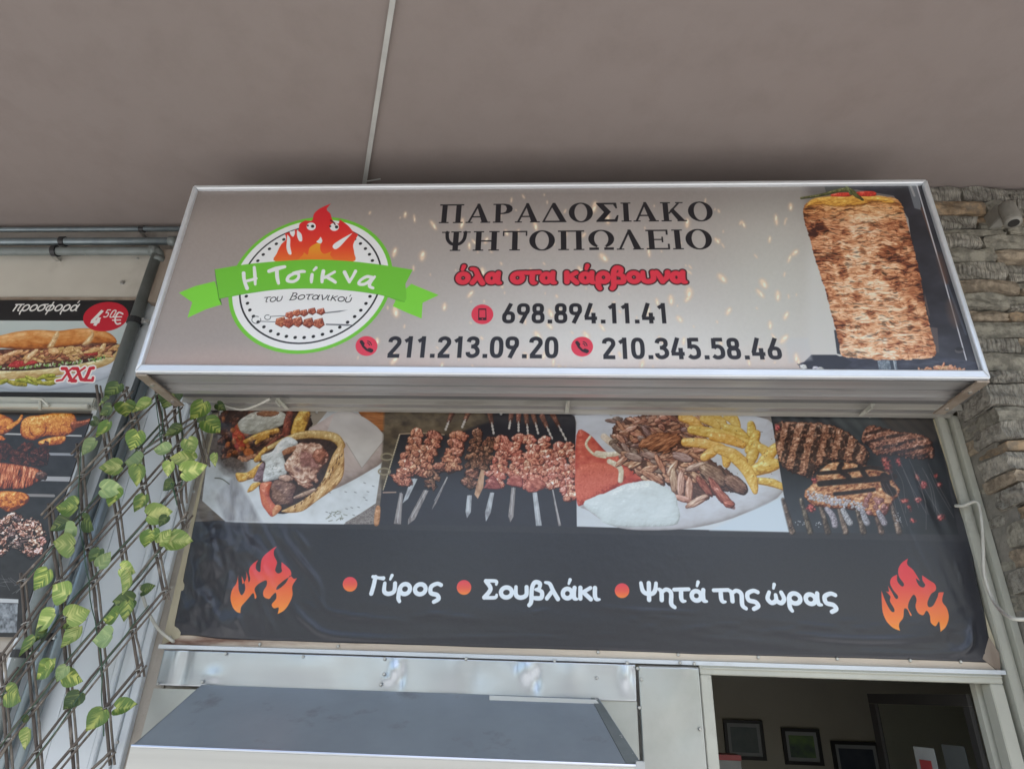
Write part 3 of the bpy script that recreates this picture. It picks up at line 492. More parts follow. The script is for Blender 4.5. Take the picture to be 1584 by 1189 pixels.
    for pts, col in (([(240, 570), (292, 572), (215, 730), (172, 765)], BL), ([(150, 680), (176, 690), (160, 930), (104, 925)], BK), ([(340, 660), (378, 665), (270, 890), (215, 932), (218, 890)], BK), ([(520, 558), (530, 562), (440, 760), (405, 815), (410, 790)], BK),
                      ([(682, 702), (718, 702), (710, 835), (680, 882), (668, 830)], BL), ([(862, 680), (894, 682), (866, 840), (828, 910), (822, 835)], BL), ([(1030, 640), (1062, 645), (1045, 870), (1020, 915), (1004, 865)], BK),
                      ([(1195, 680), (1230, 678), (1268, 940), (1222, 942)], BL), ([(1345, 650), (1358, 655), (1420, 940), (1400, 944)], BK)):
        cv.fill([K(pts)], col); a, b = K(pts)[0], K(pts)[-1]; cv.line([((K(pts)[0][0] + K(pts)[1][0]) / 2, K(pts)[0][1]), ((K(pts)[2][0] + K(pts)[-1][0]) / 2, K(pts)[2][1] - 3)], .5, (226, 230, 234), alpha=.6)
    for a, b in (((1030, 60), (1010, 180)), ((1085, 60), (1085, 200)), ((1145, 70), (1160, 230)), ((1200, 60), (1240, 220)), ((1270, 80), (1350, 260)), ((1350, 60), (1460, 270)), ((560, 60), (510, 190)), ((690, 50), (640, 170)), ((860, 60), (890, 220))):
        A_, B_ = K([a, b]); m = ((A_[0] * .55 + B_[0] * .45), (A_[1] * .55 + B_[1] * .45))
        cv.tube([A_, m], [4.4, 3.2], [(60, 30, 24), (130, 76, 58), (176, 116, 92)], int(a[0]), base=.4); cv.line([m, B_], 1., (190, 184, 176))
        for f in (.3, .6, .9): cv.ell(m[0] + (B_[0] - m[0]) * f, m[1] + (B_[1] - m[1]) * f, 1.9, 2.3, (206, 200, 192))
    DKM = [(48, 22, 18), (124, 58, 44), (184, 104, 78), (220, 152, 118), (244, 200, 172)]
    skewer(cv, *K([(290, 190), (165, 620)]), 23, 7, 2, DKM); skewer(cv, *K([(430, 210), (300, 545)]), 26, 6, 3, DKM, .02); skewer(cv, *K([(480, 480), (370, 640)]), 15, 3, 4, CHAR, .05)
    skewer(cv, *K([(610, 210), (545, 520)]), 27, 5, 5, DKM); skewer(cv, *K([(780, 190), (690, 640)]), 18, 7, 6, CHAR, 0); skewer(cv, *K([(880, 250), (790, 500)]), 20, 6, 7, CHAR, 0.02)
    cv.fill([K([(790, 500), (820, 505), (808, 640), (765, 730), (738, 695), (760, 600)])], lambda x, y: ramp([(150, 104, 76), (204, 158, 122), (220, 180, 150)], fbm(x / 4, y / 7, 2, 6)))
    skewer(cv, *K([(980, 250), (890, 630)]), 22, 7, 8); skewer(cv, *K([(1075, 230), (1060, 620)]), 22, 7, 9); skewer(cv, *K([(1180, 240), (1200, 660)]), 25, 7, 10); skewer(cv, *K([(1270, 250), (1370, 640)]), 23, 8, 11)
    skewer(cv, *K([(1380, 300), (1510, 740)]), 21, 8, 12); skewer(cv, *K([(1480, 290), (1570, 560)]), 19, 5, 13)
    cv.shape(K([(880, 545), (945, 630), (930, 655), (820, 650), (815, 635)]), [(96, 30, 32), (158, 66, 62), (196, 106, 96), (220, 150, 136)], 71, 6, tex=(8, 5, .5)); cv.shape(K([(1040, 545), (1115, 570), (1110, 640), (1050, 630), (990, 612)]), [(96, 30, 32), (168, 72, 64), (206, 112, 98), (226, 160, 140)], 72, 6, tex=(8, 5, .5))
    cv.shape(K([(1150, 600), (1210, 560), (1290, 600), (1300, 640), (1200, 678), (1145, 665)]), [(120, 44, 38), (190, 92, 76), (226, 136, 112), (246, 196, 176)], 73, 7, tex=(8, 5, .5), rough=1)
    # --- 3 plate -------------------------------------------------------------
    Lp = Zf(885, 635, 4.728)
    cv.fill([[(890, 638), (1190, 640), (1219.5, 824), (892, 815.5)]], lambda x, y: ramp([(120, 110, 104), (176, 170, 166), (198, 206, 212), (214, 226, 236)], sst(630, 830, y) * .75 + .3 * fbm(x / 40, y / 12, 3, 6)))
    cv.shape(Lp([(30, 640), (120, 740), (300, 850), (520, 880), (900, 860), (1250, 760), (1540, 590), (1520, 250), (1300, 40), (100, 40), (30, 100)]), [(150, 146, 142), (190, 192, 192), (208, 216, 220), (222, 232, 238)], 3, 24, edge=.04, tex=(40, 20, 0), ta=.12, th=.3, spec=0, base=.62)
    cv.fill([Lp([(1000, 880), (1560, 620), (1582, 890)])], (204, 222, 236), aa=4)
    cv.shape(Lp([(30, 190), (120, 180), (260, 320), (380, 330), (480, 470), (515, 520), (300, 580), (90, 690), (30, 650)]), [(150, 36, 34), (204, 66, 56), (222, 92, 76), (236, 140, 120)], 5, 14, edge=.08, tex=(12, 8, .3), th=.6, ta=.3)
    cv.shape(Lp([(30, 440), (150, 390), (250, 400), (330, 430), (390, 500), (300, 570), (100, 680), (30, 640)]), [(170, 50, 36), (222, 96, 70), (232, 116, 88), (240, 150, 124)], 6, 10, edge=.05, tex=(3, 3, 0), th=.5, ta=.3, spec=.1)
    for pts, w in (([(130, 200), (100, 260), (160, 330), (240, 350)], 2), ([(180, 320), (280, 330), (370, 310)], 4), ([(230, 200), (300, 260), (360, 300)], 5), ([(270, 380), (350, 430), (350, 520)], 4)):
        cv.tube(Lp(pts), w, [(170, 140, 110), (216, 200, 176), (236, 228, 214)], int(w * 7), base=.6, edge=.15)
    BR = [(66, 32, 26), (142, 80, 58), (194, 134, 102), (224, 180, 148), (246, 218, 196)]
    cv.shape(Lp([(300, 120), (420, 60), (600, 45), (800, 60), (900, 200), (980, 340), (1180, 480), (1240, 590), (1100, 600), (950, 660), (780, 640), (680, 540), (500, 490), (400, 420), (330, 300)]), [(40, 22, 20), (92, 54, 42), (140, 96, 76)], 17, 6, rough=4, tex=(7, 3, .6))
    for i in range(300):
        u = 300 + 660 * r.rand(); v = 60 + 470 * r.rand()
        if v > 620 or (u < 420 and v > 400) or v > 250 + (u - 280) * 1.1: continue
        f = v / 500; a = -.5 + 1.5 * r.rand()
        cv.blob(*Lp([(u, v)])[0], 6 + 8 * r.rand(), 2.6 + 2.4 * r.rand(), a, BR if r.rand() < .7 else [(66, 40, 36), (150, 120, 108), (200, 180, 170)], i + 200, rough=.16, tex=(9, 2.4, a), base=.36 + .14 * f, edge=.45, k=.65)
    cv.shape(Lp([(480, 260), (560, 190), (640, 165), (760, 180), (800, 230), (740, 280), (700, 330), (560, 300)]), [(44, 22, 18), (116, 62, 36), (176, 110, 66), (210, 150, 100)], 301, 8, rough=2, tex=(14, 3, -.4), th=1.8, ta=.5)
    for i, (u, v, a, l, w, pl) in enumerate([(570,340,.2,14,6,1),(460,400,-.5,14,5,0),(560,440,-.3,16,6,0),(640,400,1.1,18,4.5,0),(590,500,.5,20,6,0),(730,430,-1,15,5.5,0),(800,350,.3,17,7,1),(900,420,-.3,18,6,1),(740,520,1.5,20,6.5,2),(790,540,1.6,22,6,2),(850,590,1.6,22,6,2),(800,650,.3,16,5,2),(910,670,-.5,20,6,2),(930,520,.8,20,6,0),(1030,480,.6,26,14,3),(1190,550,.6,22,12,3),(960,560,.9,20,6,4),(1060,600,1.0,25,7,4),(1100,640,.8,24,6.5,4),(1140,690,.2,9,6,4),(370,370,-.7,15,5,0),(450,350,.3,15,6,1)]):
        pal = [BR, [(70, 40, 40), (150, 112, 100), (196, 166, 152), (226, 206, 196)], [(110, 60, 46), (186, 134, 108), (224, 184, 158), (242, 216, 196)], [(52, 30, 28), (120, 78, 60), (176, 134, 108), (214, 184, 160)], [(70, 26, 24), (140, 62, 48), (190, 108, 82), (226, 166, 140)]][pl]
        cv.blob(*Lp([(u, v)])[0], l, w, a, pal, 320 + i, rough=.12, tex=(12, 2.6, a), base=.46, edge=.45, k=.7, th=1.5)
    YF = [(176, 116, 36), (226, 170, 60), (240, 196, 92), (248, 218, 130), (252, 234, 176)]
    for i, (p, q, w) in enumerate([((800,60),(930,130),8),((960,70),(1060,120),9),((1050,50),(1120,160),6),((1130,50),(1200,120),8),((1300,110),(1290,200),7),((1120,130),(1270,210),7),((820,240),(1090,280),8),((870,150),(1270,240),9),((1020,200),(1240,260),8),((1340,180),(1280,300),8),((960,350),(1040,300),8),((1110,320),(1120,400),8),((1340,260),(1260,440),9),((1370,280),(1430,360),8),((1480,280),(1380,380),9),((1340,440),(1480,400),12),((1350,520),(1540,570),6.5),((1060,290),(1250,380),9)]):
        A_, B_ = Lp([p, q]); m = ((A_[0] + B_[0]) / 2 + 2, (A_[1] + B_[1]) / 2 - 2); cv.tube([A_, m, B_], [w * .8, w, w * .7], YF, 400 + i, base=.46, tex=(7, 4, 0), ta=.28, edge=.3)
    cv.tube(Lp([(1170, 350), (1260, 430), (1310, 520), (1330, 600)]), [7, 9, 8.5, 4], YF, 430, base=.56, ta=.2, edge=.25)
    for i in range(40): cv.ell(*Lp([(850 + 650 * r.rand(), 130 + 450 * r.rand())])[0], .7, .6, (90, 60, 30), alpha=.8)
    cv.shape(Lp([(80, 690), (150, 640), (260, 600), (380, 545), (560, 520), (640, 550), (740, 610), (770, 700), (780, 800), (700, 850), (300, 850), (180, 780)]), [(150, 160, 160), (196, 208, 212), (212, 226, 232), (228, 238, 244)], 9, 16, edge=.06, rough=1.2, tex=(26, 16, .3), ta=.12, th=.7, base=.66, spec=.1)
    # --- 4 steaks on the grill -------------------------------------------------
    Sz = Zf(1190, 640, 5.657)
    cv.fill([[(1190.5, 640), (1445, 648), (1480, 828), (1219.5, 824)]], lambda x, y: ramp([(28, 30, 34), (40, 44, 50), (56, 62, 70)], .25 + .6 * sst(720, 820, y) * sst(1460, 1280, x) + .3 * fbm(x / 20, y / 20, 2, 4)))
    for i in range(7): cv.line(Sz([(60 + i * 130, 40), (130 + i * 130, 120)]), 4, (84, 92, 94), alpha=.5, aa=6)
    for i in range(8): cv.line(Sz([(560 + i * 110, 40), (760 + i * 110, 220)]), 6, (86, 96, 98) if i < 4 else (96, 84, 74), alpha=.55, aa=6)
    for i in range(7): x0 = 170 + i * 155; cv.tube(Sz([(x0 - 60, 760), (x0 + 20, 1040)]), [3, 5], [(40, 34, 34), (88, 72, 62), (140, 118, 100), (190, 170, 150)], 500 + i, base=.4, aa=3)
    STK = [(34, 20, 18), (98, 54, 40), (152, 98, 72), (194, 140, 108), (230, 188, 160)]
    def steak(pts, seed, ang, per, dutyoff, pal=STK, ph=0, **kw):
        cv.shape(Sz(pts), pal, seed, 12, rough=3, tex=(5, 4, 0), th=1.4, ta=.5, base=.5, k=.6, edge=.35, **kw)
        P = cat(Sz(pts), True, 4); b = cv.box(P, 3); x, y = cv.PX[b], cv.PY[b]; d = sd_poly(x, y, [P]); q = (x * math.cos(ang) + y * math.sin(ang)) / per + ph + .25 * (fbm(x / 8, y / 8, 3, seed) - .5)
        m = sst(dutyoff, dutyoff + .25, .5 + .5 * np.cos(2 * math.pi * q)) * np.clip(-d / 4, 0, 1) * .72 * sst(.25, .5, fbm(x / 5, y / 5, 3, seed + 2)); cv.put(b, m, (26, 18, 20))
    STK2 = STK; steak([(830, 140), (920, 115), (1080, 160), (1300, 190), (1400, 250), (1430, 390), (1300, 410), (1100, 380), (930, 370), (870, 310), (800, 250)], 511, 1.35, 13, .55)
    steak([(40, 100), (200, 85), (400, 85), (560, 120), (680, 180), (780, 260), (850, 330), (850, 420), (800, 470), (600, 420), (440, 480), (340, 565), (220, 540), (110, 480), (60, 360)], 512, .22, 21, .35, ph=.3)
    cv.shape(Sz([(300, 680), (360, 620), (470, 470), (620, 430), (800, 460), (1000, 490), (1080, 600), (1130, 700), (1060, 790), (1000, 900), (900, 900), (840, 880), (760, 850), (500, 830), (380, 810), (300, 750)]), [(60, 26, 22), (140, 72, 44), (196, 134, 86), (224, 176, 126), (240, 208, 170)], 513, 10, rough=2, tex=(8, 5, 0), th=1.3, ta=.45, base=.52)
    for pts, w in (([(420, 530), (640, 510), (860, 480), (1000, 500)], 3), ([(430, 620), (640, 600), (900, 580), (1080, 560)], 4.6), ([(560, 710), (760, 690), (900, 670)], 3), ([(990, 560), (1010, 650), (1060, 690)], 7), ([(620, 450), (600, 500), (680, 560), (680, 600)], 4), ([(780, 470), (820, 540), (850, 580)], 4)):
        cv.line(cat(Sz(pts), False, 5), w, lambda x, y: ramp([(22, 18, 20), (54, 32, 28)], fbm(x / 3, y / 3, 2, 3)), aa=2)
    for i in range(120):
        f = r.rand(); u = 300 + 480 * f + 60 * r.rand(); v = 700 + 110 * f ** .8 + 60 * (r.rand() - .3); cv.blob(*Sz([(u, v)])[0], 1.6 + 1.3 * r.rand(), 1.3 + r.rand(), r.rand() * 3, [(120, 116, 122), (186, 182, 188), (224, 222, 228)], 600 + i, R=1.2)
    for i in range(14): cv.blob(*Sz([(820 + 200 * r.rand(), 720 + 170 * r.rand())])[0], 5, 4, r.rand() * 3, [(90, 40, 40), (170, 110, 104), (220, 170, 164)], 740 + i, rough=.3)
    for pts in ([(490, 840), (540, 900), (560, 980)], [(630, 850), (660, 910), (690, 960)], [(800, 860), (820, 920), (840, 960)], [(940, 870), (970, 920), (990, 960)]): cv.tube(Sz(pts), [4, 5, 5], [(96, 92, 96), (160, 160, 166), (214, 216, 220)], 700 + pts[0][0] % 9, tex=(2, 2, 0), ta=.6)
    for i in range(34): cv.ell(*Sz([(1105 + r.randn() * 22 if i < 17 else 250 + 160 * (i % 2) + r.randn() * 20, 925 + r.randn() * 26 if i < 17 else 970 + r.randn() * 14)])[0], .9, .8, (176, 178, 184))
    for (u, v, a, b) in ((1010, 450, 7, 16), (1115, 430, 4, 8), (1340, 630, 6, 8), (1170, 770, 6, 6), (1285, 765, 6, 6), (1210, 830, 3, 6), (1490, 915, 6, 7), (1240, 940, 5, 4), (350, 830, 8, 7), (1470, 630, 4, 5), (1280, 560, 3, 7), (1440, 550, 3, 4), (380, 590, 7, 6), (60, 130, 5, 6)):
        cv.blob(*Sz([(u, v)])[0], a * .9, b * .8, -.5 if a < b else .4, [(60, 24, 28), (150, 48, 50), (206, 92, 84), (226, 140, 120)], int(u), rough=.5, aa=3, base=.42, edge=.3, tex=(4, 4, 0), ta=.7)
    for i in range(16): u = 950 + 450 * r.rand(); v = 380 + 300 * r.rand(); cv.line(cat(Sz([(u, v), (u + 60, v + 130), (u + 150 * r.rand() + 60, v + 380)]), False), .3, (150, 140, 140), alpha=.6)
    hh = slice(0, int(cv.H * .52)); cv.im[hh] = soften(cv.im[hh], 1.); gr_ = cv.im[hh].mean(-1, keepdims=True); cv.im[hh] = (gr_ + (cv.im[hh] - gr_) * .86) * .93 + .04  # paints a haze over the food pictures: duller colour, lifted blacks
    # --- flames, dots and words ---------------------------------------------------
    G1 = [(222, 62, 76), (226, 72, 74), (236, 112, 62), (248, 150, 62)]
    fz = Zf(240, 800, 3.168); cv.fill([cat(fz(FL1), True, 4)], vgrad(848, 948, G1))
    fz = Zf(1150, 820, 3.65); cv.fill([cat(fz(FL2), True, 4)], vgrad(866, 975, G1))
    for (u, v) in ((543, 904), (718.5, 909), (961.5, 914)): cv.ell(u, v, 11.2, 11.4, vgrad(v - 12, v + 12, [(224, 70, 90), (230, 92, 76), (246, 140, 60)]))
    Fb = chunk(.14); WB = (226, 236, 244)
    text(cv, Fb, 'Γύρος', (572, 921.5), (683, 923), 22.5, WB, grow=.3, slant=.03, gap=-.02); text(cv, Fb, 'Σουβλάκι', (746, 927), (928, 929.5), 22.5, WB, grow=.3, slant=.03, gap=-.02)
    text(cv, Fb, 'Ψητά', (990, 931), (1093, 932.5), 22.5, WB, grow=.3, slant=.03, gap=-.02); text(cv, Fb, 'της', (1104, 932.8), (1174, 934), 22.5, WB, grow=.3, gap=-.02); text(cv, Fb, 'ώρας', (1184, 935.5), (1294, 938.5), 22.5, WB, grow=.3, gap=-.02)
def sandwich_print(cv):
    A = Zf(0, 460, 6.887); r = np.random.RandomState(11)
    cv.im[:] = ramp([(196, 206, 204), (176, 190, 190), (160, 170, 176)], (cv.PY - 495) / 115)
    cv.fill([A([(-400, 1060), (300, 1010), (900, 960), (1270, 800), (1270, 600), (1500, 500), (1500, 1060)])], lambda x, y: ramp([(156, 164, 172), (186, 196, 200)], fbm(x / 50, y / 20, 2, 3)))
    cv.shape(A([(-500, 850), (0, 980), (300, 1015), (700, 990), (1100, 900), (1280, 790), (1290, 640), (700, 800), (0, 880)]), [(150, 158, 164), (196, 204, 208), (222, 228, 230)], 3, 10, edge=.05, tex=(60, 8, 0), ta=.1, th=.2)
    cv.fill([A([(-600, 40), (1620, 52), (1600, 272), (-600, 262)])], (26, 26, 29))
    B0 = [(140, 84, 36), (196, 136, 70), (220, 170, 104), (236, 204, 150)]
    cv.shape(A([(-400, 700), (0, 760), (400, 740), (900, 690), (1250, 560), (1270, 640), (1200, 720), (1000, 790), (700, 840), (400, 880), (0, 890), (-400, 880)]), [(170, 130, 80), (206, 176, 130), (222, 206, 172), (232, 222, 200)], 5, 12, edge=.15, tex=(16, 9, 0))
    cv.shape(A([(-420, 640), (0, 575), (400, 560), (900, 520), (1240, 500), (1275, 560), (1200, 640), (900, 720), (500, 780), (100, 800), (-400, 760)]), [(34, 16, 14), (84, 44, 32), (130, 80, 54)], 4, 6, tex=(6, 3, 0))
    for i in range(190):
        f = r.rand(); u = -300 + 1560 * f; v = 560 + 110 * r.rand() + (60 - 90 * max(u, 0) / 1250); a = -.6 + r.rand()
        cv.blob(*A([(u, v)])[0], 5 + 5 * r.rand(), 1.8 + 1.6 * r.rand(), a, [(60, 26, 22), (132, 72, 48), (186, 124, 84), (220, 170, 130)] if r.rand() < .75 else [(150, 110, 60), (214, 170, 116), (236, 204, 160)], i, rough=.15, base=.42, edge=.4, tex=(5, 2, a))
    for i in range(90):
        f = r.rand(); u = -200 + 1350 * f; v = 770 - 110 * f * f + 30 * (r.rand() - .5); cv.blob(*A([(u, v)])[0], 2.6, 1.2, r.rand() * 3, [(60, 100, 40), (140, 180, 90), (210, 226, 170)] if r.rand() < .6 else [(170, 180, 150), (220, 226, 206)], 300 + i, R=1.2)
    cv.shape(A([(110, 750), (200, 690), (300, 700), (400, 690), (420, 720), (300, 745), (200, 765)]), [(130, 20, 24), (180, 44, 46), (210, 84, 78)], 21, 4); cv.blob(*A([(1000, 615)])[0], 13, 3.4, 0, [(120, 20, 26), (170, 46, 48), (200, 80, 76)], 5)
    for i, (u, v, a, l, w) in enumerate([(60, 680, -.6, 17, 6), (360, 640, -.8, 17, 4), (600, 590, .1, 9, 6), (760, 580, -.4, 11, 6), (1110, 570, -1.1, 13, 4), (1010, 590, -.2, 14, 3), (860, 590, .6, 10, 3), (440, 690, .3, 10, 2.4), (190, 610, -.3, 13, 4)]): cv.blob(*A([(u, v)])[0], l, w, a, [(130, 80, 40), (206, 156, 104), (230, 192, 144), (242, 216, 180)], 50 + i, rough=.15, edge=.35)
    cv.shape(A([(-500, 600), (-300, 480), (0, 430), (200, 385), (420, 365), (650, 375), (850, 350), (1050, 355), (1180, 395), (1250, 450), (1265, 500), (1200, 505), (1000, 510), (800, 530), (560, 560), (300, 570), (100, 560), (0, 560), (-300, 620)]), [(130, 66, 24), (190, 112, 48), (212, 142, 76), (226, 172, 112), (240, 208, 164)], 9, 15, edge=.12, tex=(16, 9, 0), th=.35, ta=.3, base=.5, k=.5, spec=.12)
    for pts in ([(625, 385), (600, 420), (570, 480), (530, 550), (590, 552), (630, 480), (655, 420), (650, 380)], [(985, 370), (1000, 400), (960, 450), (900, 520), (960, 520), (1010, 470), (1025, 400)]): cv.shape(A(pts), [(176, 136, 86), (214, 186, 136), (230, 210, 170)], 61, 6, edge=.05, aa=2.5)
    for i, (p, m, q) in enumerate([((90, 900), (180, 930), (300, 945)), ((200, 900), (300, 900), (420, 935)), ((310, 860), (400, 900), (460, 920)), ((430, 890), (500, 860), (600, 850)), ((520, 890), (620, 890), (680, 880)), ((430, 930), (560, 930), (640, 905)), ((-60, 910), (30, 920), (100, 900))]):
        cv.tube(A([p, m, q]), [2, 4, 3], [(90, 90, 16), (150, 150, 40), (186, 184, 74), (214, 212, 120)], 70 + i, edge=.3)
    cv.ell(*A([(1150, 225)])[0], 35.2, 23, (214, 34, 54), rot=-.12) if False else cv.fill([[(167 + 34.9 * math.cos(k) + 0 * math.sin(k), 492.6 + 22.5 * math.sin(k) - 3 * math.cos(k)) for k in np.linspace(0, 6.283, 49)[:-1]]], (196, 30, 50))
    WW = (232, 230, 226)
    text(cv, chunk(.09), 'προσφορά', (21, 484.5), (122, 484.5), 11.5, WW, slant=.25, grow=.4)
    text(cv, chunk(.0), 'προσφορά', (21, 484.5), (122, 484.5), 11.5, (160, 150, 144), slant=.25, grow=-.6)
    text(cv, DIN, '4', (140, 506), (155, 506), 22.5, WW, slant=.25, grow=1.6); text(cv, DIN, '50', (161, 494), (179, 495), 13.5, WW, slant=.15, grow=-.9)
    cv.line(cat(A([(1330, 195), (1290, 180), (1260, 215), (1248, 270), (1270, 302), (1305, 295)]), False), 1.3, WW); cv.line(A([(1228, 228), (1318, 226)]), 1, WW); cv.line(A([(1222, 262), (1306, 260)]), 1, WW)
    for col, g in (((240, 232, 228), 2.3), ((200, 34, 52), 0)):
        for pts, w in (([(690, 775), (730, 775), (790, 905), (830, 905)], 2.6), ([(800, 768), (760, 800), (690, 895), (630, 905)], 1.5), ([(810, 775), (850, 775), (890, 890), (935, 895)], 2.6), ([(930, 765), (880, 800), (800, 895), (760, 905)], 1.5), ([(1020, 768), (985, 775), (960, 840), (930, 895)], 2.5), ([(925, 898), (1010, 900), (1016, 872)], 2)):
            cv.line(A(pts), w + g, col)
def chicken_print(cv):
    C_ = Zf(0, 630, 3.2125); r = np.random.RandomState(4)
    cv.im[:] = ramp([(22, 20, 20), (40, 38, 40), (52, 50, 54)], fbm(cv.PX / 20, cv.PY / 14, 3, 5))
    for (p, q, w, c) in (((40, 138), (420, 148), 1.2, (190, 190, 190)), ((262, 238), (376, 240), 2, (150, 154, 160)), ((100, 356), (362, 362), 3.6, (170, 170, 172)), ((120, 440), (285, 444), 2.2, (140, 136, 134))): cv.line(C_([p, q]), w, c)
    GOLD = [(96, 36, 12), (176, 84, 28), (216, 132, 50), (234, 172, 84), (248, 216, 150)]
    cv.shape(C_([(-200, 40), (-40, 30), (70, 60), (85, 100), (40, 140), (-60, 150), (-200, 140)]), GOLD, 3, 12, tex=(6, 6, 0), th=.6); cv.tube(C_([(60, 110), (110, 75), (125, 50)]), [4, 3, 2.4], GOLD, 5); cv.blob(*C_([(15, 158)])[0], 9, 4, .2, GOLD, 6)
    cv.shape(C_([(120, 90), (150, 55), (220, 45), (330, 30), (390, 50), (395, 110), (340, 150), (240, 150), (180, 172), (125, 150)]), GOLD, 7, 13, tex=(3, 3, 0), th=.7, ta=.35, base=.52)
    cv.blob(*C_([(205, 110)])[0], 14, 14, 0, GOLD, 8, rough=.1, base=.66, R=12, edge=.2); cv.shape(C_([(210, 175), (270, 155), (340, 150), (330, 185), (270, 196), (215, 195)]), GOLD, 9, 6); cv.tube(C_([(385, 95), (430, 85), (470, 70)]), [6, 4, 3], [(96, 40, 20), (160, 76, 44), (196, 110, 70)], 10)
    for i in range(50): cv.blob(*C_([(10 + 240 * r.rand(), 195 + 90 * r.rand())])[0], 7 + 4 * r.rand(), 5, r.rand() * 3, [(24, 12, 12), (70, 28, 22), (124, 56, 40), (160, 90, 66)], i + 20, rough=.4, base=.3)
    MT = [(40, 16, 12), (120, 50, 28), (176, 94, 56), (212, 146, 100), (240, 200, 160)]
    cv.shape(C_([(-200, 290), (0, 280), (100, 290), (200, 310), (252, 345), (200, 380), (140, 410), (0, 415), (-200, 420)]), MT, 80, 12, tex=(4, 20, .15), th=1.4, ta=.45, base=.46)
    cv.blob(*C_([(225, 345)])[0], 9, 7, 0, [(30, 20, 20), (90, 60, 50), (170, 140, 120)], 81, rough=.3)
    cv.shape(C_([(-200, 420), (0, 420), (120, 425), (165, 450), (140, 490), (60, 525), (0, 500), (-200, 500)]), GOLD, 82, 10, tex=(6, 6, 0), ta=.5, base=.36)
    WING = [(16, 12, 14), (66, 34, 28), (150, 92, 72), (214, 168, 146), (246, 232, 222)]
    cv.shape(C_([(-200, 560), (0, 560), (60, 530), (110, 525), (140, 560), (190, 555), (230, 580), (250, 640), (235, 700), (180, 760), (130, 740), (90, 700), (40, 740), (0, 750), (-200, 760)]), WING, 90, 9, rough=4, tex=(9, 7, .5), th=1.9, ta=.8, base=.4, k=1., spec=.6, warp=3)
    for i, (u, v, a, b_, ro, dk) in enumerate([(20, 600, 16, 10, -.9, 0), (60, 570, 14, 8, -1.1, 0), (100, 560, 10, 6, .3, 1), (35, 680, 15, 9, -.7, 0), (75, 650, 13, 7, -.9, 1), (110, 610, 15, 7, 1.2, 0), (150, 600, 14, 9, .5, 0), (150, 660, 13, 8, -.3, 1), (185, 590, 9, 7, 1, 0), (215, 620, 12, 9, 1.3, 0), (190, 680, 15, 9, .4, 0), (230, 670, 9, 11, 0, 0), (165, 730, 14, 8, .3, 0), (210, 720, 11, 8, -.5, 0), (120, 690, 12, 7, .7, 1), (10, 730, 11, 5, .1, 0), (70, 610, 9, 4, -1, 1), (130, 640, 8, 5, .2, 0), (95, 700, 8, 5, 0, 1)]):
        cv.blob(*C_([(u, v)])[0], a * .75, b_ * .75, ro, WING if not dk else [(12, 10, 12), (44, 32, 32), (110, 84, 80), (160, 130, 120)], i + 100, rough=.35, base=.5, k=.9, spec=.55, tex=(8, 6, ro), edge=.45, th=1.5, ta=.6, warp=3)
    cv.fill([C_([(-200, 940), (112, 955), (112, 975), (-200, 962)])], (190, 194, 196)); cv.fill([C_([(-200, 962), (110, 978), (104, 1120), (-200, 1120)])], lambda x, y: ramp([(40, 42, 46), (130, 136, 142), (190, 196, 200)], fbm(x / 5, y / 6, 4, 9)))
    for i in range(12): u = 5 + 100 * r.rand(); cv.line(C_([(u, 830 + 100 * r.rand()), (u + 40, 850 + 70 * r.rand())]), .3, (150, 150, 150), alpha=.6)
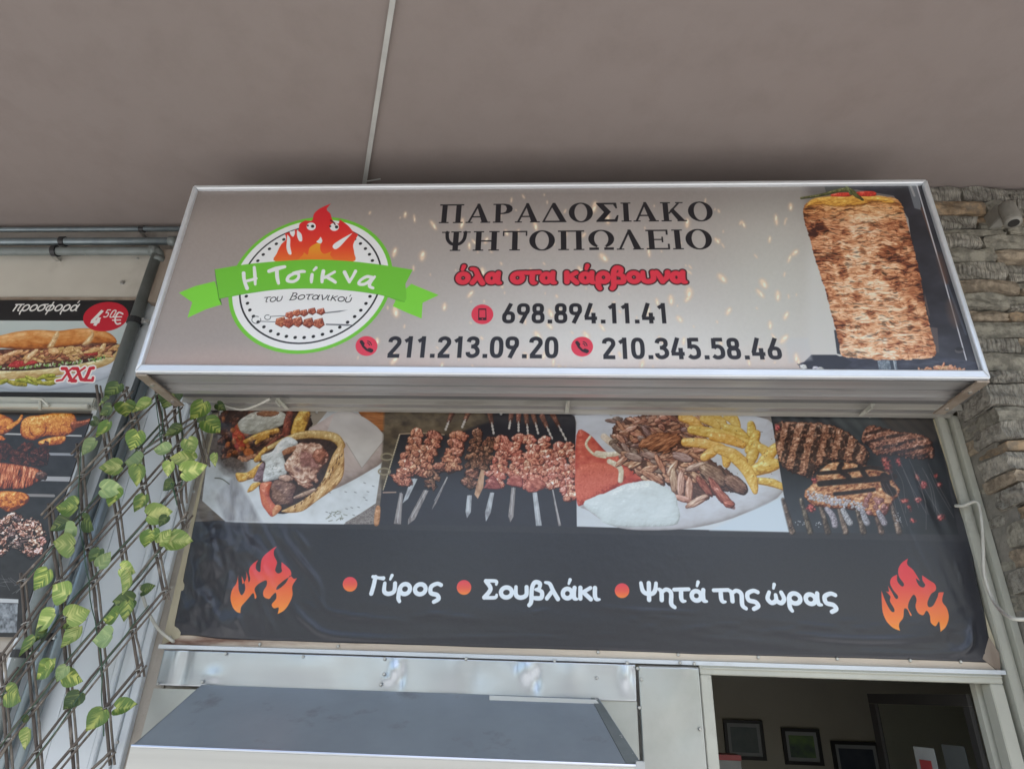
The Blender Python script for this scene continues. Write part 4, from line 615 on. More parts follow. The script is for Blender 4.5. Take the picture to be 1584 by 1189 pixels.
# ---------------------------------------------------------------- object helpers
def tag(o, label=None, cat_=None, group=None, kind=None):
    if label: o['label'] = label
    if cat_: o['category'] = cat_
    if group: o['group'] = group
    if kind: o['kind'] = kind
    return o
def empty(name, loc, label, cat_, group=None):
    o = bpy.data.objects.new(name, None); o.location = Vector(tuple(float(c) for c in loc)); o.empty_display_size = .05; col.objects.link(o)
    return tag(o, label, cat_, group)
class MB:
    """collects world-space geometry, builds ONE mesh object"""
    def __init__(s): s.v = []; s.f = []; s.uv = []
    def add(s, vs, fs, uv=None):
        n = len(s.v); s.v += [tuple(float(c) for c in p) for p in vs]; s.f += [tuple(i + n for i in f) for f in fs]; s.uv += [(float(a), float(b)) for a, b in uv] if uv is not None else [(0, 0)] * len(vs)
        return s
    def box(s, x0, x1, y0, y1, z0, z1, b=0.0):
        if b <= 0:
            vs = [(x, y, z) for x in (x0, x1) for y in (y0, y1) for z in (z0, z1)]
            return s.add(vs, [(0, 1, 3, 2), (4, 6, 7, 5), (0, 4, 5, 1), (2, 3, 7, 6), (0, 2, 6, 4), (1, 5, 7, 3)])
        bm = bmesh_box((x0, x1, y0, y1, z0, z1), b); return s.add(*bm)
    def quad(s, a, b, c, d): return s.add([a, b, c, d], [(0, 1, 2, 3)])
    def prism(s, poly, d, back=None):
        """poly: list of 3-D points (front face), d: extrusion vector"""
        n = len(poly); p = [np.array(q, float) for q in poly]; q = [a + np.array(d, float) for a in p]
        return s.add(p + q, [tuple(range(n)), tuple(range(2 * n - 1, n - 1, -1))] + [(i, i + n, (i + 1) % n + n, (i + 1) % n) for i in range(n)])
    def tube(s, pts, r, n=8, caps=True):
        pts = [np.array(p, float) for p in pts]; m = len(pts); rr = [r] * m if np.isscalar(r) else list(np.interp(np.linspace(0, 1, m), np.linspace(0, 1, len(r)), r))
        vs = []; prev = None
        for i in range(m):
            t = pts[min(i + 1, m - 1)] - pts[max(i - 1, 0)]; t = t / (np.linalg.norm(t) + 1e-12)
            if prev is None: a = np.cross(t, (0, 0, 1.) if abs(t[2]) < .9 else (1., 0, 0))
            else: a = prev - t * (prev @ t)
            a = a / (np.linalg.norm(a) + 1e-12); prev = a; b = np.cross(t, a)
            vs += [pts[i] + rr[i] * (math.cos(2 * math.pi * k / n) * a + math.sin(2 * math.pi * k / n) * b) for k in range(n)]
        fs = [(i * n + k, i * n + (k + 1) % n, (i + 1) * n + (k + 1) % n, (i + 1) * n + k) for i in range(m - 1) for k in range(n)]
        if caps: fs += [tuple(range(n - 1, -1, -1)), tuple(range((m - 1) * n, m * n))]
        return s.add(vs, fs)
    def build(s, name, m, parent=None, smooth=False, label=None):
        me = bpy.data.meshes.new(name); v = np.array(s.v, float)
        base = np.array(parent.location) if parent is not None and parent.parent is None else (np.zeros(3) if parent is None else np.array(parent.location) + np.array(parent.parent.location))
        o0 = (v.min(0) + v.max(0)) / 2 if len(v) else np.zeros(3)
        me.from_pydata([tuple(p - o0) for p in v], [], s.f)
        if any(u != (0, 0) for u in s.uv):
            ul = me.uv_layers.new(name='UVMap'); lv = np.empty(len(me.loops), np.int32); me.loops.foreach_get('vertex_index', lv)
            ul.data.foreach_set('uv', np.array(s.uv, np.float32)[lv].ravel())
        me.materials.append(m)
        if smooth: me.polygons.foreach_set('use_smooth', [True] * len(me.polygons))
        me.update(); o = bpy.data.objects.new(name, me); col.objects.link(o)
        o.location = Vector(tuple(o0 - base))
        if parent is not None: o.parent = parent
        if label: o['label'] = label
        return o
import bmesh
def bmesh_box(b6, b):
    x0, x1, y0, y1, z0, z1 = b6; bm = bmesh.new(); bmesh.ops.create_cube(bm, size=1)
    bmesh.ops.scale(bm, vec=(x1 - x0, y1 - y0, z1 - z0), verts=bm.verts); bmesh.ops.translate(bm, vec=((x0 + x1) / 2, (y0 + y1) / 2, (z0 + z1) / 2), verts=bm.verts)
    bmesh.ops.bevel(bm, geom=bm.edges[:], offset=b, segments=2, affect='EDGES', clamp_overlap=True)
    bm.verts.index_update(); r = ([tuple(v.co) for v in bm.verts], [tuple(v.index for v in f.verts) for f in bm.faces]); bm.free(); return r
def inst(name, me, loc, parent, rot=(0, 0, 0), sc=1):
    o = bpy.data.objects.new(name, me); col.objects.link(o)
    base = np.array(parent.location) if parent is not None else np.zeros(3)
    if parent is not None and parent.parent is not None: base = base + np.array(parent.parent.location)
    o.location = Vector(tuple(np.array(loc, float) - base)); o.rotation_euler = rot; o.scale = (sc, sc, sc) if np.isscalar(sc) else sc
    o.parent = parent; return o
# ---------------------------------------------------------------- materials
def lin(c): return tuple(((k / 255 + .055) / 1.055) ** 2.4 if k > 10 else k / 255 / 12.92 for k in c)
def mat(name, c, c2=None, rough=.6, metal=0., scale=6., detail=4, stretch=(1, 1, 1), bump=0., bscale=None, spec=.5, mix=(.35, .65), coat=0., dirt=None, dscale=2., damt=(.58, .72), bstretch=None, rvar=0.):
    m = bpy.data.materials.new(name); m.use_nodes = True; N = m.node_tree.nodes; L = m.node_tree.links; b = N['Principled BSDF']
    b.inputs['Roughness'].default_value = rough; b.inputs['Metallic'].default_value = metal; b.inputs['Specular IOR Level'].default_value = spec
    if coat: b.inputs['Coat Weight'].default_value = coat; b.inputs['Coat Roughness'].default_value = .12
    tc = N.new('ShaderNodeTexCoord'); oi = N.new('ShaderNodeObjectInfo')
    def noise(sc, st, off=0., dt=detail):
        mp = N.new('ShaderNodeMapping'); mp.inputs['Scale'].default_value = st; L.new(tc.outputs['Object'], mp.inputs['Vector'])
        ad = N.new('ShaderNodeVectorMath'); ad.operation = 'ADD'; L.new(mp.outputs[0], ad.inputs[0])
        cm = N.new('ShaderNodeMath'); cm.operation = 'MULTIPLY_ADD'; cm.inputs[1].default_value = 37.; cm.inputs[2].default_value = off; L.new(oi.outputs['Random'], cm.inputs[0]); L.new(cm.outputs[0], ad.inputs[1])
        n = N.new('ShaderNodeTexNoise'); n.inputs['Scale'].default_value = sc; n.inputs['Detail'].default_value = dt; n.inputs['Roughness'].default_value = .62; L.new(ad.outputs[0], n.inputs['Vector']); return n
    if c2 is None: c2 = tuple(k * .82 for k in c)
    n1 = noise(scale, stretch); mr = N.new('ShaderNodeMapRange'); mr.inputs[1].default_value, mr.inputs[2].default_value = mix; L.new(n1.outputs['Fac'], mr.inputs[0])
    mx = N.new('ShaderNodeMix'); mx.data_type = 'RGBA'; mx.inputs[6].default_value = (*c, 1); mx.inputs[7].default_value = (*c2, 1); L.new(mr.outputs[0], mx.inputs[0]); out = mx.outputs[2]
    if dirt is not None:
        n3 = noise(dscale, stretch, 5.3, 7); m3 = N.new('ShaderNodeMapRange'); m3.inputs[1].default_value, m3.inputs[2].default_value = damt; L.new(n3.outputs['Fac'], m3.inputs[0])
        x3 = N.new('ShaderNodeMix'); x3.data_type = 'RGBA'; L.new(m3.outputs[0], x3.inputs[0]); L.new(out, x3.inputs[6]); x3.inputs[7].default_value = (*dirt, 1); out = x3.outputs[2]
    L.new(out, b.inputs['Base Color'])
    if rvar:
        mr2 = N.new('ShaderNodeMapRange'); mr2.inputs[3].default_value = max(rough - rvar, .03); mr2.inputs[4].default_value = min(rough + rvar, 1); L.new(n1.outputs['Fac'], mr2.inputs[0]); L.new(mr2.outputs[0], b.inputs['Roughness'])
    if bump:
        n2 = noise(bscale or scale * 3, bstretch or stretch, 2.1, 6); bp = N.new('ShaderNodeBump'); bp.inputs['Strength'].default_value = 1; bp.inputs['Distance'].default_value = bump
        L.new(n2.outputs['Fac'], bp.inputs['Height']); L.new(bp.outputs[0], b.inputs['Normal'])
    return m
def print_mat(name, cv, gain, rough=.4, spec=.5, bump=.0, coat=0., bscale=40):
    a = np.clip(cv.im, 0, 1); l = np.where(a <= .04045, a / 12.92, ((a + .055) / 1.055) ** 2.4); l = np.clip(l * gain, 0.003, .86)
    a = np.where(l <= .0031308, l * 12.92, 1.055 * l ** (1 / 2.4) - .055)
    px = np.ones((cv.H, cv.W, 4), np.float32); px[..., :3] = a[::-1]
    im = bpy.data.images.new(name, cv.W, cv.H); im.pixels.foreach_set(px.ravel()); im.update(); im.pack()
    m = bpy.data.materials.new(name); m.use_nodes = True; N = m.node_tree.nodes; L = m.node_tree.links; b = N['Principled BSDF']
    t = N.new('ShaderNodeTexImage'); t.image = im; t.extension = 'EXTEND'; L.new(t.outputs[0], b.inputs['Base Color'])
    b.inputs['Roughness'].default_value = rough; b.inputs['Specular IOR Level'].default_value = spec
    if coat: b.inputs['Coat Weight'].default_value = coat; b.inputs['Coat Roughness'].default_value = .15
    if bump:
        tc = N.new('ShaderNodeTexCoord'); n = N.new('ShaderNodeTexNoise'); n.inputs['Scale'].default_value = bscale; n.inputs['Detail'].default_value = 5; L.new(tc.outputs['Object'], n.inputs['Vector'])
        bp = N.new('ShaderNodeBump'); bp.inputs['Distance'].default_value = bump; L.new(n.outputs['Fac'], bp.inputs['Height']); L.new(bp.outputs[0], b.inputs['Normal'])
    return m
M = dict(
 ceiling=mat('ceiling_paint', (.242, .202, .184), (.256, .214, .195), rough=.85, scale=.9, bump=.0012, bscale=30, dirt=(.228, .188, .17), dscale=5, damt=(.45, .75)),
 plaster=mat('wall_plaster', (.40, .36, .31), (.48, .44, .39), rough=.85, scale=3, bump=.004, bscale=25, dirt=(.22, .19, .16), dscale=2.2, damt=(.55, .7)),
 header=mat('header_paint', (.62, .58, .52), rough=.8, scale=3, bump=.003, dirt=(.46, .42, .37)),
 alu=mat('sign_aluminium', (.80, .83, .86), (.72, .75, .78), rough=.3, metal=.45, scale=8, stretch=(.2, 1, 1), rvar=.06),
 casing=mat('casing_sheet', (.46, .45, .44), (.38, .37, .36), rough=.42, metal=.6, scale=3, stretch=(.15, 1, 1), dirt=(.33, .30, .28), dscale=3, rvar=.08),
 track=mat('track_aluminium', (.50, .48, .43), (.42, .40, .36), rough=.45, metal=.3, scale=3, stretch=(.15, 1, 1), dirt=(.24, .22, .19), dscale=6, damt=(.55, .68)),
 gap=mat('shaded_gap', (.10, .10, .10), (.16, .155, .15), rough=.7, scale=5, stretch=(.2, 1, 1)),  # gap: dark tone paints the shade of the recess above the track
 bracket=mat('bracket_steel', (.45, .38, .31), (.33, .26, .2), rough=.5, metal=.6, scale=12),
 beige=mat('beige_enamel', (.50, .50, .43), (.44, .44, .38), rough=.45, scale=4, bump=.0006, bscale=60, dirt=(.30, .28, .23), dscale=5, damt=(.6, .75)),
 white=mat('white_sheet_metal', (.66, .70, .72), (.60, .64, .67), rough=.38, scale=1.6, stretch=(1, 1, .4), bump=.002, bscale=2.2, dirt=(.45, .46, .45), dscale=2.4, damt=(.62, .8), rvar=.1),
 lintel=mat('lintel_board', (.58, .55, .48), (.50, .47, .41), rough=.6, scale=1.4, bump=.001, dirt=(.36, .33, .28), dscale=1.8, damt=(.58, .78)),
 wood=mat('weathered_wood', (.70, .62, .50), (.52, .44, .35), rough=.75, scale=7, stretch=(.15, 1, 1), bump=.003, bscale=18, dirt=(.18, .10, .07), dscale=3, damt=(.6, .68)),
 woodv=mat('weathered_wood_upright', (.46, .42, .30), (.36, .31, .21), rough=.75, scale=7, stretch=(1, 1, .15), bump=.003, bscale=18, dirt=(.2, .13, .09), dscale=3, damt=(.6, .7)),
 rot=mat('rotten_board', (.33, .28, .23), (.22, .17, .13), rough=.9, scale=9, stretch=(1, 1, .2), bump=.006, bscale=20),
 flash=mat('aluminium_flashing', (.58, .61, .645), (.50, .535, .57), rough=.31, metal=.95, scale=3, stretch=(.3, 1, 1), bump=.0003, bscale=30, rvar=.04),
 zinc=mat('zinc_sheet', (.52, .54, .52), (.45, .46, .44), rough=.36, metal=.85, scale=2.2, bump=.001, bscale=4, rvar=.1, dirt=(.34, .36, .33), dscale=1.7, damt=(.5, .8)),
 hood=mat('hood_sheet', (.31, .355, .385), (.27, .31, .34), rough=.42, metal=.25, scale=3, bump=.0005, dirt=(.21, .22, .225), dscale=5, damt=(.58, .72), rvar=.07, spec=.6),
 brushed=mat('brushed_steel', (.62, .61, .58), (.54, .53, .50), rough=.38, metal=.85, scale=2.5, stretch=(.12, 1, 6), rvar=.08),
 pipe=mat('galvanised_pipe', (.27, .32, .34), (.20, .24, .26), rough=.38, metal=.6, scale=9, stretch=(1, 1, .3), dirt=(.24, .22, .19), dscale=14, damt=(.6, .7), rvar=.1),
 pipe2=mat('grey_painted_pipe', (.22, .245, .24), (.17, .19, .18), rough=.5, metal=.2, scale=8, dirt=(.55, .53, .5), dscale=16, damt=(.68, .70), bump=.0008, bscale=80),
 rubber=mat('black_clamp', (.02, .02, .022), rough=.45, scale=20), screw=mat('zinc_screw', (.6, .6, .58), rough=.35, metal=.9),
 conduit=mat('white_trunking', (.46, .46, .43), (.38, .37, .35), rough=.5, scale=6),
 cable=mat('white_cable', (.55, .54, .48), (.46, .44, .38), rough=.5, scale=20),
 mortar=mat('mortar', (.27, .25, .215), (.19, .18, .155), rough=.95, scale=12, bump=.012, bscale=26),
 twig=mat('willow_rod', (.075, .06, .05), (.14, .115, .095), rough=.8, scale=8, bump=.002, bscale=40, dirt=(.30, .26, .22), dscale=14, damt=(.58, .68)),
 twig2=mat('pale_willow_rod', (.19, .165, .135), (.11, .09, .075), rough=.8, scale=9, bump=.002, bscale=40, dirt=(.34, .30, .25), dscale=12, damt=(.55, .68)),
 wire=mat('binding_wire', (.42, .42, .40), rough=.45, metal=.7), stem=mat('green_stem', (.05, .12, .07), (.03, .07, .04), rough=.5),
 glass=None, inner=mat('shop_wall_paint', (.42, .39, .31), (.38, .35, .28), rough=.8, scale=2), dark=mat('dark_frame', (.03, .028, .026), rough=.5),
 black=mat('shadow_black', (.015, .015, .015), rough=.6), paper=mat('paper', (.34, .35, .34), rough=.7), dimpaper=mat('dimmed_paper', (.07, .075, .072), rough=.7), red=mat('red_plastic', (.35, .05, .05), rough=.5), tar=mat('asphalt', (.055, .055, .057), (.04, .04, .042), rough=.9, scale=20, bump=.004, bscale=200),  # dimpaper: pale paper darkened in colour for the dimness behind the glass
 paving=mat('pavement', (.37, .375, .37), (.32, .32, .315), rough=.85, scale=2, bump=.003, bscale=30), far=mat('far_facade', (.50, .46, .40), (.42, .38, .33), rough=.85, scale=.4),
 lamp=mat('lamp_housing', (.30, .285, .25), (.24, .23, .2), rough=.6, scale=14, bump=.001, bscale=70), bark=mat('bark', (.10, .08, .06), (.06, .05, .04), rough=.9, scale=9, bump=.02, bscale=12), crown=mat('tree_leaf', (.07, .12, .03), (.04, .075, .02), rough=.6, scale=2))
g = bpy.data.materials.new('window_glass'); g.use_nodes = True; gb = g.node_tree.nodes['Principled BSDF']; gb.inputs['Base Color'].default_value = (.85, .9, .88, 1); gb.inputs['Transmission Weight'].default_value = 1; gb.inputs['Roughness'].default_value = .02; gb.inputs['IOR'].default_value = 1.12; M['glass'] = g
def stone_mat(name, c, c2, ridges):
    m = mat(name, c, c2, rough=.95, scale=26, detail=8, mix=(.42, .6), bump=.0, dirt=tuple(k * .45 for k in c), dscale=9, damt=(.55, .70), spec=.1); N = m.node_tree.nodes; L = m.node_tree.links; b = N['Principled BSDF']; tc = N['Texture Coordinate']
    n = N.new('ShaderNodeTexNoise'); n.inputs['Scale'].default_value = 38; n.inputs['Detail'].default_value = 6; n.inputs['Roughness'].default_value = .72; L.new(tc.outputs['Object'], n.inputs['Vector'])
    bp = N.new('ShaderNodeBump'); bp.inputs['Distance'].default_value = .024; L.new(n.outputs['Fac'], bp.inputs['Height']); last = bp
    if ridges:
        wv = N.new('ShaderNodeTexWave'); wv.inputs['Scale'].default_value = 16; wv.inputs['Distortion'].default_value = 1.6; wv.inputs['Detail'].default_value = 2; wv.inputs['Detail Scale'].default_value = 3; wv.bands_direction = 'X'; L.new(tc.outputs['Object'], wv.inputs['Vector'])
        b2 = N.new('ShaderNodeBump'); b2.inputs['Distance'].default_value = .010; L.new(wv.outputs['Fac'], b2.inputs['Height']); L.new(bp.outputs[0], b2.inputs['Normal']); last = b2
    L.new(last.outputs[0], b.inputs['Normal']); return m
STONE = [stone_mat('stone_grey', (.48, .45, .385), (.28, .26, .225), 1), stone_mat('stone_olive', (.44, .41, .335), (.25, .235, .195), 0), stone_mat('stone_brown', (.50, .41, .305), (.28, .23, .175), 0), stone_mat('stone_pale', (.56, .52, .44), (.35, .325, .28), 1), stone_mat('stone_rust', (.54, .39, .25), (.32, .26, .195), 0)]
def leaf_mat(name, c, y, lo, hi):
    m = bpy.data.materials.new(name); m.use_nodes = True; N = m.node_tree.nodes; L = m.node_tree.links; b = N['Principled BSDF']; b.inputs['Roughness'].default_value = .42
    tc = N.new('ShaderNodeTexCoord'); oi = N.new('ShaderNodeObjectInfo'); sx = N.new('ShaderNodeSeparateXYZ'); L.new(tc.outputs['Object'], sx.inputs[0])
    def mth(op, a, b2=None, c3=None):
        q = N.new('ShaderNodeMath'); q.operation = op
        for k, v in enumerate((a, b2, c3)):
            if v is None: continue
            if isinstance(v, (int, float)): q.inputs[k].default_value = v
            else: L.new(v, q.inputs[k])
        return q.outputs[0]
    ax = mth('ABSOLUTE', sx.outputs[0]); sk = mth('MULTIPLY_ADD', ax, -.9, sx.outputs[2])          # streaks follow the side veins
    cb = N.new('ShaderNodeCombineXYZ'); L.new(mth('MULTIPLY', ax, 1.1), cb.inputs[0]); L.new(mth('MULTIPLY', oi.outputs['Random'], 31.), cb.inputs[1]); L.new(mth('MULTIPLY', sk, 5.5), cb.inputs[2])
    n = N.new('ShaderNodeTexNoise'); n.inputs['Scale'].default_value = 1.6; n.inputs['Detail'].default_value = 4; L.new(cb.outputs[0], n.inputs['Vector'])
    f = mth('ADD', n.outputs['Fac'], mth('MULTIPLY_ADD', ax, -.55, .10)); mr = N.new('ShaderNodeMapRange'); mr.inputs[1].default_value = lo; mr.inputs[2].default_value = hi; L.new(f, mr.inputs[0])
    mx = N.new('ShaderNodeMix'); mx.data_type = 'RGBA'; mx.inputs[6].default_value = (*c, 1); mx.inputs[7].default_value = (*y, 1); L.new(mr.outputs[0], mx.inputs[0])
    hv = N.new('ShaderNodeHueSaturation'); L.new(mx.outputs[2], hv.inputs['Color']); L.new(mth('MULTIPLY_ADD', oi.outputs['Random'], .5, .72), hv.inputs['Value']); L.new(hv.outputs[0], b.inputs['Base Color'])
    bp = N.new('ShaderNodeBump'); bp.inputs['Distance'].default_value = .006; L.new(n.outputs['Fac'], bp.inputs['Height']); L.new(bp.outputs[0], b.inputs['Normal']); return m
LEAF = [leaf_mat('leaf_green', (.10, .18, .03), (.46, .50, .12), .50, .68), leaf_mat('leaf_light', (.19, .28, .06), (.52, .55, .19), .46, .66), leaf_mat('leaf_dark', (.05, .09, .025), (.20, .25, .07), .52, .68), leaf_mat('leaf_matt', (.21, .30, .12), (.34, .42, .18), .46, .66)]  # leaf_dark: undersides, and leaves whose shade is painted into the colour
def disc_mesh(name, r, h, m, n=10, dome=True):
    b = MB(); ring = [(r * math.cos(2 * math.pi * i / n), 0, r * math.sin(2 * math.pi * i / n)) for i in range(n)]; ring2 = [(x * .7, -h, z * .7) for x, _, z in ring]
    b.add(ring + ring2, [(i, (i + 1) % n, (i + 1) % n + n, i + n) for i in range(n)] + [tuple(range(n, 2 * n))])
    me = bpy.data.meshes.new(name); me.from_pydata(b.v, [], b.f); me.materials.append(m); me.update(); return me
SCREW = disc_mesh('screw', .0075, .004, M['screw'], 8); BOLT = disc_mesh('bolt', .016, .009, M['screw'], 6)
def screws(parent, pts, me=None, name='screw'):
    for p in pts: inst(name, me or SCREW, p, parent)
ZC = 2.45
# ---------------------------------------------------------------- setting
tag(MB().box(-60, 60, -90, 40, -1.95, -1.75).build('ground', M['tar']), 'dark asphalt street surface in front of the shop', None, None, 'structure')
tag(MB().box(-14, 14, -7.5, 8, -1.74, -1.6).build('pavement', M['paving']), 'unseen pale pavement widened to bounce light under the canopy', None, None, 'structure')  # out of view; extended and lightened to throw light up at the ceiling
# canopy slab with gentle trowel waves
b = MB(); nx, ny = 90, 44; xs = np.linspace(-7, 7, nx); ys = np.linspace(-2.7, .6, ny); XX, YY = np.meshgrid(xs, ys)
zz = ZC + .004 * (fbm(XX * 1.1, YY * 1.1, 3, 4) - .5) + .004 * (fbm(XX * 5, YY * 5, 2, 6) - .5)
b.add(np.stack([XX, YY, zz], -1).reshape(-1, 3), [(j * nx + i, (j + 1) * nx + i, (j + 1) * nx + i + 1, j * nx + i + 1) for j in range(ny - 1) for i in range(nx - 1)])
cl = tag(b.build('ceiling', M['ceiling'], None, True), 'brown grey painted concrete canopy ceiling', None, None, 'structure')
tag(MB().box(-7, 7, -2.7, 3.2, ZC + .02, ZC + .3).build('canopy_slab', M['ceiling']), 'concrete slab above the shop front', None, None, 'structure')
def unseen_tree(x, y, h, sd, label):  # trees out of view, added so metal and glass have something to reflect
    r_ = np.random.RandomState(sd); T = empty('unseen_tree', (x, y, -1.6), label, 'tree', 'unseen trees added for reflections'); b = MB(); top = np.array([x + .3, y, -1.6 + h * .55])
    b.tube([(x, y, -1.6), (x + .1, y, -1.6 + h * .25), top], [.20, .15, .10], 8)
    for i in range(7):
        a_ = i / 7 * 6.28 + r_.rand(); b.tube([top + np.array([0, 0, -.4 * r_.rand()]), top + np.array([math.cos(a_) * .8, math.sin(a_) * .8, .7]), top + np.array([math.cos(a_) * 1.7, math.sin(a_) * 1.7, 1.3 + r_.rand()])], [.08, .05, .02], 5)
    b.build('trunk', M['bark'], T, True); n = 4200; cl_ = [(r_.randn(3) * np.array([1.25, 1.25, .9])) + np.array([x + .2, y, -1.6 + h * .72]) for _ in range(46)]
    c_ = np.array([cl_[k] for k in r_.randint(46, size=n)]) + r_.randn(n, 3) * .33; u_ = r_.randn(n, 3); u_ /= np.linalg.norm(u_, axis=1)[:, None]; v_ = np.cross(u_, r_.randn(n, 3)); v_ /= np.linalg.norm(v_, axis=1)[:, None]; s_ = (.07 + .07 * r_.rand(n))[:, None]
    V = np.concatenate([c_ - u_ * s_, c_ + v_ * s_ * .6, c_ + u_ * s_, c_ - v_ * s_ * .6], 1).reshape(-1, 3); b = MB(); b.add(V, [(4 * k, 4 * k + 1, 4 * k + 2, 4 * k + 3) for k in range(n)]); b.build('crown', M['crown'], T)
unseen_tree(-5.5, -11.5, 7.0, 1, 'leafy green tree added out of view at the left for the steel strip to reflect'); unseen_tree(1.2, -13, 6.2, 2, 'smaller leafy tree added out of view for the glass to reflect'); unseen_tree(7.5, -12, 7.6, 3, 'tallest leafy tree added out of view at the right for the metal to reflect')
# ---------------------------------------------------------------- left wall
LW = empty('left_wall', (-3.5, .1, -1.6), 'beige plastered wall left of the sign behind the pipes and posters', 'wall')
MB().box(-6, -1.64, .012, .3, -1.6, 2.46).build('plaster_face', M['plaster'], LW)
MB().box(-6, -2.262, -.012, .01, 1.955, 2.262).build('lintel_board', M['lintel'], LW, label='cream board above the sandwich poster')
MB().box(-6, -2.235, -.02, .01, 1.935, 1.953).build('edge_strip', M['bracket'], LW)
inst('bolt', BOLT, P(190, 437, -.013), LW); inst('bolt', SCREW, P(213, 400, -.013), LW)
bd = [P(258, 384, -.03), P(268, 384, -.03), P(243, 466, -.03), P(236, 510, -.03), P(226, 505, -.03)]
MB().prism([P(252, 386, -.06), P(272, 386, -.06), P(250, 440, -.06), P(241, 468, -.06), P(228, 466, -.06)], (0, .05, 0)).build('broken_board', M['rot'], LW, label='torn grey board beside the sign')
HD = empty('door_header', (0, -.15, 1.27), 'boxed lintel wall the big light box sign is fixed to', 'wall')
MB().box(-1.70, 1.93, -.30, .25, 1.283, 2.46).build('header_face', M['header'], HD)
WP = empty('white_cladding', (-2.0, 0, -1.6), 'white sheet metal cladding behind the climbing trellis', 'cladding')
for (a, c, y) in ((-2.36, -2.05, -.012), (-2.048, -1.862, -.016), (-1.858, -1.838, -.028), (-1.836, -1.80, -.012), (-1.798, -1.762, -.034), (-1.76, -1.726, -.022)):
    MB().box(a, c, y, .011, -1.6, 1.93, .003).build('panel', M['white'], WP)
screws(WP, [P(*q, -.04) for q in ((230, 632), (263, 985), (243, 1140), (182, 1147), (300, 760), (288, 810))])
# ---------------------------------------------------------------- sandwich poster, awning rail, grill poster
def sheet(name, x0, x1, z0, z1, y, m, parent, th=.006):
    b = MB(); b.add([(x0, y, z0), (x1, y, z0), (x1, y, z1), (x0, y, z1)], [(0, 1, 2, 3)], [(0.0001, 0.0001), (1, 0), (1, 1), (0, 1)])
    b.add([(x0, y + th, z0), (x1, y + th, z0), (x1, y + th, z1), (x0, y + th, z1)], [(3, 2, 1, 0)])
    b.add([(x0, y, z0), (x1, y, z0), (x1, y + th, z0), (x0, y + th, z0), (x0, y, z1), (x1, y, z1), (x1, y + th, z1), (x0, y + th, z1)], [(0, 3, 2, 1), (4, 5, 6, 7), (0, 4, 7, 3), (1, 2, 6, 5)])
    return b.build(name, m, parent)
def corners(x0, x1, z0, z1, y): return [pj(x0, y, z1), pj(x1, y, z1), pj(x1, y, z0), pj(x0, y, z0)]
cvs = Canvas(768, 400, corners(-3.3, -2.25, 1.36, 1.93, 0), (128, 128, 128)); sandwich_print(cvs)
SP = empty('sandwich_poster', (-2.8, 0, 1.36), 'poster of a long filled sandwich with a red price circle', 'poster')
sheet('printed_board', -3.3, -2.25, 1.36, 1.93, -.02, print_mat('sandwich_print', cvs, 1.0, .35), SP)
MB().box(-3.4, -2.25, -.016, .01, 1.30, 1.358).build('shadow_gap', M['black'], SP)  # black strip stands in for the shadow between poster and rail
AR = empty('shutter_rail', (-2.8, 0, 1.24), 'beige shutter rail with a bent hook between the two left posters', 'rail')
MB().box(-3.5, -2.325, -.06, .01, 1.262, 1.315, .006).build('rail_body', M['beige'], AR); MB().box(-3.5, -2.33, -.085, -.06, 1.245, 1.268, .004).build('rail_lip', M['beige'], AR)
q0, q1, q2, q3 = P(47, 616, -.10), P(65, 617, -.10), P(76, 628, -.09), P(66, 638, -.09)
MB().tube([q0, q1, q2], .006, 6).tube([P(62, 620, -.09), P(62, 634, -.09)], .007, 6).build('hook', M['beige'], AR)
cvc = Canvas(640, 720, corners(-3.2, -2.34, .16, 1.24, 0), (30, 30, 30)); chicken_print(cvc)
CP = empty('grill_poster', (-2.7, 0, .16), 'dark poster of roast chickens and meat on spits behind the trellis', 'poster')
sheet('printed_board', -3.2, -2.345, .16, 1.24, -.02, print_mat('grill_print', cvc, .95, .33), CP)
# ---------------------------------------------------------------- pipes
def vpipe(name, top, x, xb, y, r, label, m, z0=-1.6, clamps=()):
    T = empty(name, (xb, y, z0), label, 'pipe', 'metal pipes on the left wall')
    MB().tube([(xb, y, z0), (x * .5 + xb * .5, y, (z0 + top) / 2), (x, y, top)], r, 14).build('pipe_run', m, T, True)
    for z in clamps:
        xx = xb + (x - xb) * (z - z0) / (top - z0); cp = MB().tube([(xx, y, z - .016), (xx, y, z + .016)], r * 1.28, 12).build('clamp', M['rubber'], T)
        MB().box(xx + r, xx + r + .05, y - .004, y + .012, z - .01, z + .01).tube([(xx + r + .03, y - .03, z), (xx + r + .03, y + .03, z)], .006, 6).build('clamp_lug', M['screw'], cp)
    return T
a1, a2 = P(243, 396, -.06), P(0, 1108, -.06); zt = a1[2]
xb = a1[0] + (a2[0] - a1[0]) * (a1[2] + 1.6) / (a1[2] - a2[2])
V1 = vpipe('vent_pipe', a1[2], a1[0], xb, -.06, .031, 'thick dark grey pipe running down from the elbow in front of the posters', M['pipe2'], clamps=(P(206, 497, -.06)[2], P(15, 1010, -.06)[2]))
a1, a2 = P(238, 520, -.045), P(68, 1000, -.045); k = (a2[0] - a1[0]) / (a2[2] - a1[2]); f = lambda z: a1[0] + k * (z - a1[2])
vpipe('water_pipe', 1.28 + .2, f(1.48), f(-1.6), -.045, .018, 'thin galvanised pipe just right of the thick vertical pipe', M['pipe'], clamps=(P(90, 985, -.045)[2],))
a1, a2 = P(219, 608, -.045), P(56, 1100, -.045); k2 = (a2[0] - a1[0]) / (a2[2] - a1[2]); b1 = a1.copy(); f2 = lambda z: b1[0] + k2 * (z - b1[2])
vpipe('water_pipe', 1.9, f2(1.9), f2(-1.6), -.045, .021, 'galvanised pipe nearest the white cladding and the sign', M['pipe'], clamps=(P(222, 500, -.045)[2],))
